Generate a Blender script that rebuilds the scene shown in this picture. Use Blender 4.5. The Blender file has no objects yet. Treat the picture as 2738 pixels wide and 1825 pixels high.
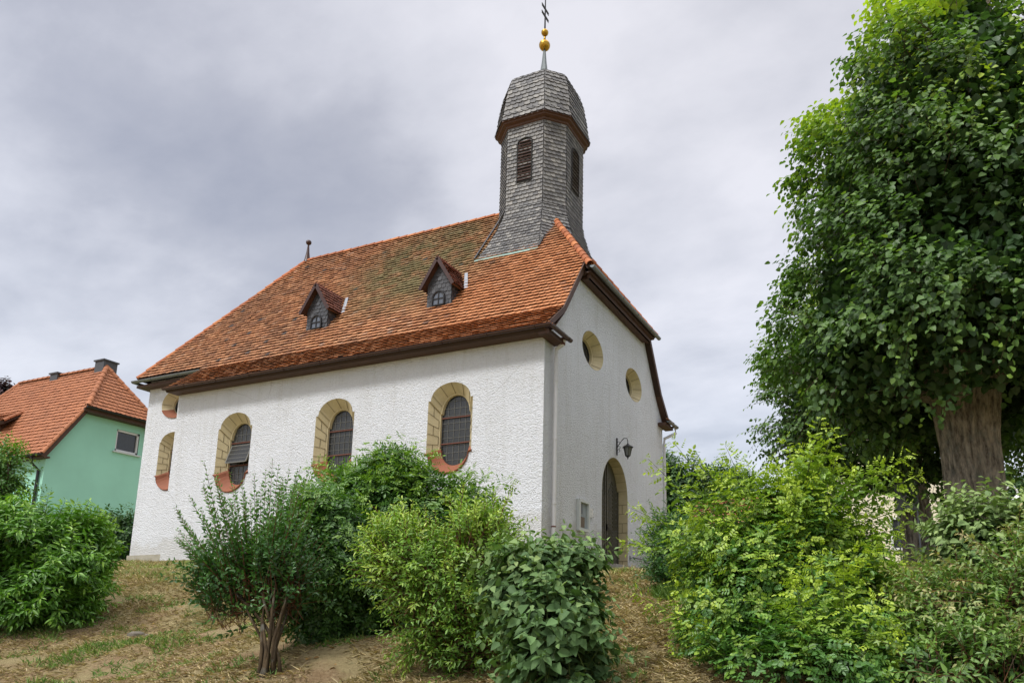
import bpy, math, random
import numpy as np
from mathutils import Vector, Matrix
from mathutils.geometry import tessellate_polygon
random.seed(7); rng = np.random.default_rng(11)
scn = bpy.context.scene
COL = scn.collection
R = math.radians

# ------------------------------------------------------------------ camera
cam = bpy.data.cameras.new('camera'); cam_o = bpy.data.objects.new('camera', cam); COL.objects.link(cam_o)
cam.sensor_width = 36.0; cam.lens = 742.229/1024*36; cam.shift_x = -(587.747-512)/1024; cam.shift_y = (471.751-341)/1024
cam.clip_end = 3000; cam.clip_start = 0.05
yaw, pit, rol = R(23.476), R(11.275), R(0.36)
fw = Vector((-math.sin(yaw)*math.cos(pit), math.cos(yaw)*math.cos(pit), math.sin(pit)))
r0 = Vector((math.cos(yaw), math.sin(yaw), 0)); u0 = r0.cross(fw)
rr = r0*math.cos(rol)+u0*math.sin(rol); uu = -r0*math.sin(rol)+u0*math.cos(rol)
m = Matrix((rr, uu, -fw)).transposed().to_4x4(); m.translation = Vector((7.407, -14.507, -1.550))
cam_o.matrix_world = m
scn.camera = cam_o
scn.view_settings.view_transform = 'Standard'; scn.view_settings.look = 'None'
scn.view_settings.exposure = 0.28; scn.view_settings.gamma = 1.0

# ------------------------------------------------------------------ sky and sun
SUN_EL, SUN_AZ = 52, 200        # azimuth clockwise from +y: light comes from behind the camera
w = bpy.data.worlds.new('World'); scn.world = w; w.use_nodes = True
nt = w.node_tree; nt.nodes.clear(); N = nt.nodes.new; K = nt.links.new
out = N('ShaderNodeOutputWorld'); add = N('ShaderNodeAddShader')
sky = N('ShaderNodeTexSky'); sky.sky_type = 'NISHITA'; sky.sun_disc = False
sky.sun_elevation = R(SUN_EL); sky.sun_rotation = R(SUN_AZ)
b1 = N('ShaderNodeBackground'); b1.inputs[1].default_value = 0.05; K(sky.outputs[0], b1.inputs[0])
tc = N('ShaderNodeTexCoord'); sep = N('ShaderNodeSeparateXYZ'); K(tc.outputs['Generated'], sep.inputs[0])
def mth(op, a, b=None, c=None):
    n = N('ShaderNodeMath'); n.operation = op
    for i, x in enumerate((a, b, c)):
        if x is None: continue
        if isinstance(x, (int, float)): n.inputs[i].default_value = x
        else: K(x, n.inputs[i])
    return n.outputs[0]
zz = mth('ADD', mth('MAXIMUM', sep.outputs[2], 0.0), 0.28)
cx = mth('DIVIDE', sep.outputs[0], zz); cy = mth('DIVIDE', sep.outputs[1], zz)
comb = N('ShaderNodeCombineXYZ'); K(cx, comb.inputs[0]); K(cy, comb.inputs[1])
mp = N('ShaderNodeMapping'); mp.inputs['Location'].default_value = (2.3, 0.7, 0); mp.inputs['Rotation'].default_value = (0, 0, R(25)); mp.inputs['Scale'].default_value = (0.95, 1.35, 1)
K(comb.outputs[0], mp.inputs[0])
n1 = N('ShaderNodeTexNoise'); n1.inputs['Scale'].default_value = 1.05; n1.inputs['Detail'].default_value = 7; n1.inputs['Roughness'].default_value = 0.52; n1.inputs['Distortion'].default_value = 0.1
K(mp.outputs[0], n1.inputs['Vector'])
# a broad dark bank of cloud to the left of the tower
def bank(direc, sharp):
    d = Vector(direc).normalized()
    vd = N('ShaderNodeVectorMath'); vd.operation = 'DOT_PRODUCT'; K(tc.outputs['Generated'], vd.inputs[0]); vd.inputs[1].default_value = d
    return mth('POWER', mth('MAXIMUM', vd.outputs['Value'], 0.0), sharp)
def addup(*l):
    o = l[0]
    for q in l[1:]: o = mth('ADD', o, q)
    return o
dark = addup(mth('MULTIPLY', bank((-0.76, 0.43, 0.485), 70), .13), mth('MULTIPLY', bank((-0.67, 0.55, 0.50), 90), .12), mth('MULTIPLY', bank((-0.56, 0.65, 0.515), 130), .09),
             mth('MULTIPLY', bank((-0.02, 0.97, 0.22), 120), .10), mth('MULTIPLY', bank((-0.45, 0.86, 0.24), 60), .06))
lite = addup(mth('MULTIPLY', bank((-0.46, 0.61, 0.65), 30), .10), mth('MULTIPLY', bank((-0.80, 0.47, 0.38), 150), .06), mth('MULTIPLY', bank((-0.03, 0.86, 0.52), 25), .06))
n2 = N('ShaderNodeTexNoise'); n2.inputs['Scale'].default_value = 3.6; n2.inputs['Detail'].default_value = 8; n2.inputs['Roughness'].default_value = 0.55; n2.inputs['Distortion'].default_value = .1
K(mp.outputs[0], n2.inputs['Vector'])
val = mth('SUBTRACT', addup(mth('MULTIPLY', mth('SUBTRACT', n1.outputs['Fac'], .5), .60), mth('MULTIPLY', mth('SUBTRACT', n2.outputs['Fac'], .5), .50), lite, .60), dark)
cr = N('ShaderNodeValToRGB'); K(val, cr.inputs[0]); e = cr.color_ramp.elements
e[0].position = 0.24; e[0].color = (0.275, 0.268, 0.295, 1)
e[1].position = 0.76; e[1].color = (0.78, 0.75, 0.755, 1)
x = cr.color_ramp.elements.new(0.46); x.color = (0.44, 0.425, 0.44, 1)
x = cr.color_ramp.elements.new(0.60); x.color = (0.615, 0.595, 0.605, 1)
zb = N('ShaderNodeMapRange'); zb.interpolation_type = 'SMOOTHSTEP'; zb.inputs[1].default_value = 0.72; zb.inputs[2].default_value = 0.95; zb.inputs[3].default_value = 0.80; zb.inputs[4].default_value = 3.4
K(sep.outputs[2], zb.inputs[0])
b2 = N('ShaderNodeBackground'); K(cr.outputs[0], b2.inputs[0]); K(zb.outputs[0], b2.inputs[1])
K(b1.outputs[0], add.inputs[0]); K(b2.outputs[0], add.inputs[1]); K(add.outputs[0], out.inputs[0])
sl = bpy.data.lights.new('sun', 'SUN'); sl.energy = 2.3; sl.angle = R(10); sl.color = (1.0, 0.985, 0.955)
so = bpy.data.objects.new('sun', sl); COL.objects.link(so)
sd = Vector((math.sin(R(SUN_AZ))*math.cos(R(SUN_EL)), math.cos(R(SUN_AZ))*math.cos(R(SUN_EL)), math.sin(R(SUN_EL))))
so.rotation_euler = sd.to_track_quat('Z', 'Y').to_euler(); so.location = sd*60

# ------------------------------------------------------------------ materials
class NT:
    def __init__(s, name):
        s.m = bpy.data.materials.new(name); s.m.use_nodes = True; s.t = s.m.node_tree; s.t.nodes.clear()
        s.o = s.n('ShaderNodeOutputMaterial'); s.b = s.n('ShaderNodeBsdfPrincipled'); s.l(s.b.outputs[0], s.o.inputs[0])
    def n(s, k): return s.t.nodes.new(k)
    def l(s, a, b): s.t.links.new(a, b)
    def set(s, rough=None, metal=None, spec=None):
        if rough is not None: s.b.inputs['Roughness'].default_value = rough
        if metal is not None: s.b.inputs['Metallic'].default_value = metal
        if spec is not None: s.b.inputs['Specular IOR Level'].default_value = spec
    def obj(s): return s.n('ShaderNodeTexCoord').outputs['Object']
    def noise(s, scale, det=4, rough=.5, vec=None, sc=None, rot=None):
        t = s.n('ShaderNodeTexNoise'); t.inputs['Scale'].default_value = scale; t.inputs['Detail'].default_value = det; t.inputs['Roughness'].default_value = rough
        v = vec or s.obj()
        if sc or rot:
            mp = s.n('ShaderNodeMapping'); mp.inputs['Scale'].default_value = sc or (1, 1, 1); mp.inputs['Rotation'].default_value = rot or (0, 0, 0); s.l(v, mp.inputs[0]); v = mp.outputs[0]
        s.l(v, t.inputs['Vector']); return t.outputs['Fac']
    def ramp(s, f, stops, interp='LINEAR'):
        c = s.n('ShaderNodeValToRGB'); c.color_ramp.interpolation = interp; s.l(f, c.inputs[0]); e = c.color_ramp.elements
        while len(e) < len(stops): e.new(.5)
        for i, (p, col) in enumerate(stops):
            e[i].position = p; e[i].color = (*col, 1) if len(col) == 3 else col
        return c.outputs[0]
    def mix(s, f, a, b, mode='MIX'):
        x = s.n('ShaderNodeMix'); x.data_type = 'RGBA'; x.blend_type = mode
        for sock, v in ((x.inputs[0], f), (x.inputs[6], a), (x.inputs[7], b)):
            if isinstance(v, (int, float)): sock.default_value = v
            elif isinstance(v, tuple): sock.default_value = (*v, 1) if len(v) == 3 else v
            else: s.l(v, sock)
        return x.outputs[2]
    def math(s, op, a, b=0.0, c=None):
        x = s.n('ShaderNodeMath'); x.operation = op
        for i, v in enumerate((a, b, c)):
            if v is None: continue
            if isinstance(v, (int, float)): x.inputs[i].default_value = v
            else: s.l(v, x.inputs[i])
        return x.outputs[0]
    def island(s): return s.n('ShaderNodeNewGeometry').outputs['Random Per Island']
    def attr(s, a):
        x = s.n('ShaderNodeAttribute'); x.attribute_name = a; return x.outputs['Fac']
    def color(s, c):
        if isinstance(c, tuple): s.b.inputs['Base Color'].default_value = (*c, 1)
        else: s.l(c, s.b.inputs['Base Color'])
    def bump(s, h, dist=.02, strength=1.0):
        b = s.n('ShaderNodeBump'); b.inputs['Distance'].default_value = dist; b.inputs['Strength'].default_value = strength
        s.l(h, b.inputs['Height']); s.l(b.outputs[0], s.b.inputs['Normal'])
    def near(s, c, rad):       # 1 at a point of the object, falling to 0 at rad: the outline of a stain
        v = s.n('ShaderNodeVectorMath'); v.operation = 'DISTANCE'; s.l(s.obj(), v.inputs[0]); v.inputs[1].default_value = c
        mr = s.n('ShaderNodeMapRange'); mr.inputs[1].default_value = 0; mr.inputs[2].default_value = rad; mr.inputs[3].default_value = 1; mr.inputs[4].default_value = 0
        s.l(v.outputs['Value'], mr.inputs[0]); return mr.outputs[0]

def plain(name, c, rough=.6, metal=0, spec=.4, var=.12, scale=6, bump=0):
    a = NT(name); a.set(rough, metal, spec)
    f = a.noise(scale, 5, .6)
    a.color(a.mix(f, tuple(x*(1-var*1.5) for x in c), tuple(min(1, x*(1+var*1.5)) for x in c)))
    if bump: a.bump(a.noise(scale*8, 4), bump)
    return a.m

def stucco(name, dark=(.56, .56, .58), light=(.82, .84, .88)):
    a = NT(name); a.set(.92, 0, .2)
    big = a.noise(.9, 4, .6); fine = a.noise(23, 4, .62, sc=(1, 1, 1.5), rot=(.5, .4, 0)); mid = a.noise(9, 3, .6)
    c = a.mix(a.ramp(big, [(.3, (0, 0, 0)), (.7, (1, 1, 1))]), (.76, .775, .805), light)
    st = a.ramp(a.noise(2.6, 5, .7, sc=(1.6, 1.6, .16)), [(.52, (1, 1, 1)), (.75, (.88, .87, .84))]); c = a.mix(1.0, c, st, 'MULTIPLY')
    sz = a.n('ShaderNodeSeparateXYZ'); wp = a.n('ShaderNodeNewGeometry'); a.l(wp.outputs['Position'], sz.inputs[0])
    hgt = a.math('ADD', sz.outputs[2], a.math('MULTIPLY', a.noise(2.2, 5, .7), -1.3))
    c = a.mix(1.0, c, a.ramp(hgt, [(.0, (.88, .86, .82)), (.2, (1, 1, 1))]), 'MULTIPLY')
    crk = a.n('ShaderNodeTexVoronoi'); crk.feature = 'DISTANCE_TO_EDGE'; crk.inputs['Scale'].default_value = .33
    wv = a.n('ShaderNodeMix'); wv.data_type = 'VECTOR'; wv.inputs[0].default_value = .12; nn = a.n('ShaderNodeTexNoise'); nn.inputs['Scale'].default_value = 3; nn.inputs['Detail'].default_value = 6; a.l(a.obj(), nn.inputs['Vector']); a.l(a.obj(), wv.inputs[4]); a.l(nn.outputs['Color'], wv.inputs[5]); a.l(wv.outputs[1], crk.inputs['Vector'])
    ck = a.math('MULTIPLY', a.ramp(crk.outputs['Distance'], [(.0, (1, 1, 1)), (.0035, (0, 0, 0))]), a.ramp(a.noise(.7, 3, .5), [(.5, (0, 0, 0)), (.6, (1, 1, 1))]))
    c = a.mix(a.math('MULTIPLY', ck, .5), c, (.35, .33, .31))
    pit = a.ramp(fine, [(.33, (1, 1, 1)), (.45, (0, 0, 0))])
    a.color(a.mix(a.math('MULTIPLY', pit, .42), c, dark))
    a.bump(a.math('ADD', a.math('MULTIPLY', fine, 1.0), a.math('MULTIPLY', mid, .35)), .065, 1.0)
    return a.m

def tile_mat(name, stops, church=False, rough=.8, grime=.5):
    a = NT(name); a.set(rough, 0, .25)
    c = a.ramp(a.island(), stops)
    pat = a.ramp(a.noise(.8, 5, .65), [(.38, (0, 0, 0)), (.68, (1, 1, 1))])
    c = a.mix(a.math('MULTIPLY', pat, grime), c, (.12, .075, .05))
    if church:
        fresh = a.math('MULTIPLY', a.ramp(a.near((4.9, -3.6, 7.0), 3.9), [(.05, (0, 0, 0)), (.45, (1, 1, 1))]), .5)
        c = a.mix(fresh, c, (.56, .215, .08))
        nz = a.noise(1.7, 5, .7)
        moss = a.math('MULTIPLY', a.ramp(a.near((0.2, -1.4, 9.3), 3.4), [(.0, (0, 0, 0)), (.55, (1, 1, 1))]), a.ramp(nz, [(.32, (0, 0, 0)), (.56, (1, 1, 1))]))
        c = a.mix(a.math('MULTIPLY', moss, .85), c, (.19, .175, .075))
        lich = a.ramp(a.noise(7, 5, .7), [(.60, (0, 0, 0)), (.72, (1, 1, 1))])
        c = a.mix(a.math('MULTIPLY', lich, .6), c, (.10, .09, .07))
    sp = a.ramp(a.noise(30, 3, .7), [(.3, (.78, .78, .78)), (.7, (1.1, 1.1, 1.1))])
    c = a.mix(1.0, c, sp, 'MULTIPLY')
    a.color(c); a.bump(a.noise(45, 3), .004)
    return a.m

def leaf_mat(name, dark, mid, young, rough=.42, spec=.5, trans=.22):
    a = NT(name); a.set(rough, 0, spec)
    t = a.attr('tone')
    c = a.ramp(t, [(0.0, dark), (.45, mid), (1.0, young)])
    v = a.ramp(a.island(), [(0, (.72, .74, .74)), (1, (1.22, 1.18, 1.12))])
    c = a.mix(1.0, c, v, 'MULTIPLY'); a.color(c)
    tr = a.n('ShaderNodeBsdfTranslucent'); a.l(a.mix(1.0, c, (1.3, 1.5, .6), 'MULTIPLY'), tr.inputs[0])
    mx = a.n('ShaderNodeMixShader'); mx.inputs[0].default_value = trans
    a.l(a.b.outputs[0], mx.inputs[1]); a.l(tr.outputs[0], mx.inputs[2]); a.l(mx.outputs[0], a.o.inputs[0])
    return a.m

def bark(name, c1, c2, sc=(1, 1, .18), s=9, d=.05):
    a = NT(name); a.set(.95, 0, .15)
    f = a.noise(s, 7, .68, sc=sc); g = a.noise(2.2, 4, .6)
    c = a.mix(a.ramp(f, [(.36, (0, 0, 0)), (.62, (1, 1, 1))]), c1, c2)
    li = a.ramp(a.noise(5, 5, .7), [(.52, (0, 0, 0)), (.64, (1, 1, 1))])
    c = a.mix(a.math('MULTIPLY', li, .45), c, (.22, .235, .21))
    a.color(a.mix(a.math('MULTIPLY', g, .35), c, c1)); a.bump(f, d); return a.m

M = {}
M['stucco'] = stucco('white_roughcast')
M['stone'] = plain('yellow_sandstone', (.56, .475, .29), .85, var=.16, scale=3.5, bump=.004)
M['mortar'] = plain('mortar', (.22, .18, .11), .95)
M['terra'] = plain('terracotta', (.27, .095, .048), .7, var=.14, scale=4)
M['plinth'] = plain('plinth_limestone', (.38, .35, .28), .95, var=.25, scale=5, bump=.02)
M['tile'] = tile_mat('clay_tile', [(0, (.29, .125, .058)), (.25, (.41, .175, .078)), (.6, (.51, .228, .10)), (.92, (.58, .29, .14)), (.985, (.50, .28, .17)), (.993, (.10, .085, .08)), (1, (.09, .08, .08))], church=True, grime=.5)
M['tile_dark'] = tile_mat('dormer_tile', [(0, (.16, .065, .045)), (1, (.30, .115, .075))], grime=.2)
M['tile_house'] = tile_mat('house_tile', [(0, (.35, .13, .058)), (1, (.45, .175, .078))], grime=.2, rough=.65)
M['tile_far'] = tile_mat('far_tile', [(0, (.20, .13, .10)), (1, (.30, .18, .13))], grime=.2)
M['hip'] = tile_mat('hip_tile', [(0, (.34, .115, .05)), (.5, (.48, .16, .065)), (1, (.62, .24, .09))], grime=.35)
M['slate'] = tile_mat('slate', [(0, (.11, .11, .112)), (.5, (.18, .178, .172)), (.9, (.25, .243, .228)), (1, (.31, .30, .275))], grime=.15, rough=.55)
M['slate_dark'] = tile_mat('dormer_slate', [(0, (.045, .048, .055)), (1, (.10, .105, .115))], grime=.1, rough=.5)
M['under'] = plain('roof_batten', (.05, .03, .022), .95)
M['wood'] = plain('brown_wood', (.075, .035, .02), .6, var=.25, scale=4)
M['brownmetal'] = plain('brown_gutter_paint', (.05, .022, .016), .4, var=.3, scale=5)
M['zinc'] = plain('zinc', (.17, .19, .19), .45, metal=.5, var=.15)
M['lead'] = plain('lead', (.26, .28, .31), .5, metal=.3, var=.2)
M['copper'] = plain('green_copper', (.24, .36, .31), .7)
M['pipe'] = plain('pale_pipe_paint', (.66, .65, .655), .5, var=.06)
M['gold'] = plain('gilded_copper', (.44, .26, .04), .3, metal=1, var=.35, scale=14)
M['iron'] = plain('black_iron', (.02, .019, .02), .5, var=.2)
M['rust'] = plain('rusty_iron', (.14, .05, .032), .7, var=.2)
M['came'] = plain('lead_came', (.16, .16, .145), .6)
M['door'] = plain('dark_door_wood', (.085, .08, .058), .5, var=.3, scale=6, bump=.003)
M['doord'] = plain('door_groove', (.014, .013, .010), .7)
M['mint'] = plain('mint_render', (.34, .66, .52), .9, var=.10, scale=.5, bump=.002)
M['cream'] = plain('cream_render', (.80, .72, .56), .9, var=.05, scale=.7)
M['whiteframe'] = plain('white_frame', (.72, .72, .71), .4, var=.03)
M['greyframe'] = plain('grey_frame', (.55, .58, .57), .45, var=.05)
M['steel'] = plain('galvanised_steel', (.18, .19, .205), .45, metal=.4)
M['concrete'] = plain('concrete', (.30, .285, .25), .95, var=.2, bump=.01)
M['paper'] = plain('poster_paper', (.30, .34, .36), .8, var=.1)
M['rock'] = plain('grey_stone', (.16, .14, .11), .95, var=.3, bump=.01)
def glass(name, c, rough=.12):
    a = NT(name); a.set(rough, 0, .6)
    a.color(a.mix(a.noise(9, 4, .7), tuple(x*.6 for x in c), tuple(x*1.5 for x in c)))
    a.bump(a.noise(14, 3, .6), .02, .5); return a.m
M['leaded'] = glass('leaded_glass', (.022, .022, .020), .25)
M['glass'] = glass('window_glass', (.03, .033, .036), .06)
M['dglass'] = glass('dormer_glass', (.10, .115, .14), .2)
M['bark'] = bark('linden_bark', (.085, .07, .058), (.46, .395, .32), sc=(1, 1, .30), s=15, d=.06)
M['stem'] = bark('shrub_bark', (.035, .025, .016), (.12, .085, .048), s=18, d=.012)
M['stem_red'] = bark('young_shoot_bark', (.10, .045, .025), (.22, .10, .05), s=18, d=.004)
M['stem_green'] = bark('green_shoot_bark', (.06, .09, .02), (.14, .19, .05), s=18, d=.004)
L = leaf_mat
M['linden'] = L('linden_leaf', (.040, .085, .034), (.115, .215, .048), (.46, .60, .045), .48, .4, .28)
M['lf_deutzia'] = L('deutzia_leaf', (.045, .12, .015), (.115, .28, .030), (.30, .48, .06), .42)
M['lf_privet'] = L('privet_leaf', (.030, .085, .025), (.065, .17, .040), (.17, .32, .07), .35)
M['lf_elder'] = L('dark_rose_leaf', (.030, .080, .022), (.078, .185, .034), (.26, .42, .04), .4)
M['lf_yellow'] = L('yellow_green_leaf', (.045, .12, .018), (.17, .33, .04), (.44, .55, .09), .45)
M['lf_vib'] = L('viburnum_leaf', (.045, .090, .032), (.105, .195, .068), (.28, .38, .14), .6, .25, .18)
M['lf_rose'] = L('dog_rose_leaf', (.035, .10, .026), (.095, .23, .04), (.38, .50, .045), .42)
M['lf_pink'] = L('bronze_green_leaf', (.05, .12, .025), (.17, .30, .065), (.42, .36, .17), .45)
M['lf_hedge'] = L('hedge_leaf', (.025, .062, .022), (.055, .13, .038), (.12, .21, .055), .5)
M['lf_purple'] = L('purple_leaf', (.022, .012, .022), (.05, .022, .035), (.08, .04, .05), .5)

# ------------------------------------------------------------------ mesh helpers
OFF = {}
class MB:
    def __init__(s): s.v = []; s.f = []; s.cuts = []
    def add(s, vs, fs):
        s.cuts.append((len(s.v), len(s.f))); b = len(s.v); s.v += [tuple(x) for x in vs]; s.f += [tuple(b+i for i in f) for f in fs]; return s
    def box(s, a, b):
        (x0, y0, z0), (x1, y1, z1) = a, b
        return s.add([(x0, y0, z0), (x1, y0, z0), (x1, y1, z0), (x0, y1, z0), (x0, y0, z1), (x1, y0, z1), (x1, y1, z1), (x0, y1, z1)],
                     [(0, 3, 2, 1), (4, 5, 6, 7), (0, 1, 5, 4), (1, 2, 6, 5), (2, 3, 7, 6), (3, 0, 4, 7)])
    def bar(s, p, q, w, h=None, up=(0, 0, 1)):      # rectangular bar between two points
        p, q = Vector(p), Vector(q); d = (q-p).normalized(); h = h or w; up = Vector(up)
        if abs(d.dot(up)) > .98: up = Vector((1, 0, 0))
        a = d.cross(up).normalized()*w/2; b = a.cross(d).normalized()*h/2
        return s.add([p-a-b, p+a-b, p+a+b, p-a+b, q-a-b, q+a-b, q+a+b, q-a+b], [(0, 1, 2, 3), (7, 6, 5, 4), (0, 4, 5, 1), (1, 5, 6, 2), (2, 6, 7, 3), (3, 7, 4, 0)])
    def tube(s, pts, rad, n=8, cap=True):
        pts = [Vector(p) for p in pts]; rad = rad if isinstance(rad, (list, tuple)) else [rad]*len(pts)
        rings = []; ref = Vector((0.13, 0.31, .94)).normalized()
        for i, p in enumerate(pts):
            d = (pts[min(i+1, len(pts)-1)]-pts[max(i-1, 0)]).normalized()
            a = d.cross(ref)
            if a.length < .05: a = d.cross(Vector((1, 0, 0)))
            a.normalize(); b = d.cross(a)
            rings.append([p+(a*math.cos(2*math.pi*k/n)+b*math.sin(2*math.pi*k/n))*rad[i] for k in range(n)])
        vs = [v for r_ in rings for v in r_]; fs = []
        for i in range(len(pts)-1):
            for k in range(n): fs.append((i*n+k, i*n+(k+1) % n, (i+1)*n+(k+1) % n, (i+1)*n+k))
        if cap: fs.append(tuple(range(n-1, -1, -1))); fs.append(tuple((len(pts)-1)*n+k for k in range(n)))
        return s.add(vs, fs)
    def lathe(s, c, prof, n=20):                     # prof: (radius, z)
        c = Vector(c); vs = []; fs = []
        for r_, z in prof:
            for k in range(n): vs.append(c+Vector((r_*math.cos(2*math.pi*k/n), r_*math.sin(2*math.pi*k/n), z)))
        for i in range(len(prof)-1):
            for k in range(n): fs.append((i*n+k, i*n+(k+1) % n, (i+1)*n+(k+1) % n, (i+1)*n+k))
        return s.add(vs, fs)
    def quad(s, *p): return s.add(p, [tuple(range(len(p)))])
    def slab(s, pts, t):                             # polygon thickened downwards along its normal
        pts = [Vector(p) for p in pts]; nrm = (pts[1]-pts[0]).cross(pts[2]-pts[1]).normalized(); n = len(pts)
        return s.add(pts+[p-nrm*t for p in pts], [tuple(range(n)), tuple(range(2*n-1, n-1, -1))]+[(i, i+n, (i+1) % n+n, (i+1) % n) for i in range(n)])
    def gutter(s, p, q, r_=.07, n=7, out=None):      # half round trough
        p, q = Vector(p), Vector(q); d = (q-p).normalized(); side = d.cross(Vector((0, 0, 1))).normalized(); upv = side.cross(d).normalized(); upv = upv if upv.z > 0 else -upv
        vs = []; fs = []
        for base in (p, q):
            for rr_ in (r_, r_-.012):
                for k in range(n):
                    a = math.pi*k/(n-1); vs.append(base-side*math.cos(a)*rr_-upv*math.sin(a)*rr_)
        for k in range(n-1):
            fs += [(k, k+1, 2*n+k+1, 2*n+k), (n+k, 3*n+k, 3*n+k+1, n+k+1), (k, n+k, n+k+1, k+1), (2*n+k, 2*n+k+1, 3*n+k+1, 3*n+k)]
        fs += [(0, 2*n, 3*n, n), (n-1, 2*n-1, 4*n-1, 3*n-1)]
        s.add(vs, fs)
        fs2 = [tuple(range(n)), ]
        for base in (p, q): s.add([base-side*math.cos(math.pi*k/(n-1))*r_*.99-upv*math.sin(math.pi*k/(n-1))*r_*.99 for k in range(n)], fs2)
        L_ = (q-p).length; j = 0.9
        while j < L_:                                  # joint beads
            b_ = p+d*j; pts = [b_-side*math.cos(math.pi*k/8)*(r_+.003)-upv*math.sin(math.pi*k/8)*(r_+.003) for k in range(9)]
            s.tube(pts, .009, 5); j += 1.25
        return s
    def build_split(s, name, mat, parent=None, **kw):      # every piece added becomes an object of its own
        par = [None]*len(s.v); cuts = s.cuts+[(len(s.v), len(s.f))]
        for (v0, f0), (v1, f1) in zip(cuts, cuts[1:]):
            q = MB(); q.v = s.v[v0:v1]; q.f = [tuple(i-v0 for i in f) for f in s.f[f0:f1]]; q.build(name, mat, parent, **kw)
    def build(s, name, mat, parent=None, smooth=False, **kw):
        me = bpy.data.meshes.new(name); off = OFF.get(parent, (0, 0, 0))
        if any(off): s.v = [(a-off[0], b-off[1], c-off[2]) for a, b, c in s.v]
        me.from_pydata(s.v, [], s.f); me.update()
        return link(name, me, mat, parent, smooth, **kw)
def link(name, me, mat, parent=None, smooth=False, loc=None, **kw):
    if mat: me.materials.append(mat)
    if smooth: me.polygons.foreach_set('use_smooth', [True]*len(me.polygons))
    o = bpy.data.objects.new(name, me); COL.objects.link(o)
    if parent: o.parent = parent; OFF[o] = OFF.get(parent, (0, 0, 0))
    if loc: o.location = loc
    tag(o, **kw); return o
def tag(o, label=None, cat=None, group=None, kind=None):
    for k, v in (('label', label), ('category', cat), ('group', group), ('kind', kind)):
        if v: o[k] = v
    return o
def thing(name, loc, label, cat, group=None):
    o = bpy.data.objects.new(name, None); COL.objects.link(o); o.location = loc; o.empty_display_size = .2
    OFF[o] = tuple(loc); return tag(o, label, cat, group)
def copy_tree(o, parent=None):
    c = o.copy(); COL.objects.link(c)
    if parent: c.parent = parent
    OFF[c] = OFF.get(o, (0, 0, 0))
    for ch in list(o.children): copy_tree(ch, c)
    return c

def np_mesh(name, V, F, mat, parent=None, tone=None, smooth=False, **kw):      # V (n,3), F (m,4)
    off = np.array(OFF.get(parent, (0, 0, 0))); V = V-off
    me = bpy.data.meshes.new(name); me.vertices.add(len(V)); me.vertices.foreach_set('co', V.astype(np.float32).ravel())
    k = F.shape[1]; me.loops.add(F.size); me.loops.foreach_set('vertex_index', F.astype(np.int32).ravel())
    me.polygons.add(len(F)); me.polygons.foreach_set('loop_start', np.arange(0, F.size, k, dtype=np.int32)); me.polygons.foreach_set('loop_total', np.full(len(F), k, np.int32))
    me.update(calc_edges=True)
    if tone is not None:
        a = me.attributes.new('tone', 'FLOAT', 'POINT'); a.data.foreach_set('value', tone.astype(np.float32))
    return link(name, me, mat, parent, smooth, **kw)

def tiles(mb, O, U, V, poly, w=.17, g=.155, t=.014, lift=.052, skew=0., jit=.009, rows_from=0.):
    """overlapping plain tiles with rounded tails on the plane O + u U + v V, kept inside the convex polygon poly [(u, v)...]"""
    O, U, V = Vector(O), Vector(U).normalized(), Vector(V).normalized(); Nn = U.cross(V).normalized()
    if Nn.z < 0 and abs(Nn.z) > .02: Nn = -Nn
    vmin = min(p[1] for p in poly); vmax = max(p[1] for p in poly); n = len(poly)
    def bounds(v):
        v = min(max(v, vmin+1e-4), vmax-1e-4); xs = []
        for i in range(n):
            (a, b), (c, d) = poly[i], poly[(i+1) % n]
            if (b-v)*(d-v) <= 0 and b != d: xs.append(a+(c-a)*(v-b)/(d-b))
        return (min(xs), max(xs)) if len(xs) > 1 else (0, 0)
    row = 0; v = vmin+rows_from
    while v < vmax:
        lo, hi = bounds(v+.3*g); l2, h2 = bounds(v+g)
        off = (row % 2)*w/2; k0 = math.floor((min(lo, l2)-off)/w)-1; k1 = math.ceil((max(hi, h2)-off)/w)+1
        for k in range(k0, k1):
            u = off+k*w
            if u+w < min(lo, l2) or u > max(hi, h2): continue
            jl = lift+random.uniform(-jit, jit); jv = random.uniform(-jit, jit); gap = .004
            prof = [(u+gap, .26*g), (u+gap+.02*w+skew*.25*w, .10*g), (u+w*.30+skew*.2*w, 0.0-.02*g), (u+w*.70+skew*.2*w, 0.0-.02*g), (u+w-gap-.02*w+skew*.02, .10*g), (u+w-gap, .26*g)]
            top = []
            for pu, pv in prof+[(u+w-gap, g*1.25), (u+gap, g*1.25)]:
                vv = v+jv+pv; a, b = bounds(min(vv, vmax)); pu = min(max(pu, a), b); vv = min(vv, vmax)
                h = jl*(1-max(0, vv-v)/(g*1.25))+.004
                top.append(O+U*pu+V*vv+Nn*h)
            if (top[0]-top[5]).length < .02 and (top[6]-top[7]).length < .02: continue
            bot = [p-Nn*t for p in top[:6]]
            b0 = len(mb.v); mb.v += [tuple(p) for p in top+bot]
            mb.f.append(tuple(b0+i for i in (0, 1, 2, 3, 4, 5, 6, 7)))
            for i in range(5): mb.f.append((b0+i, b0+8+i, b0+9+i, b0+i+1))
        v += g; row += 1

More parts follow.
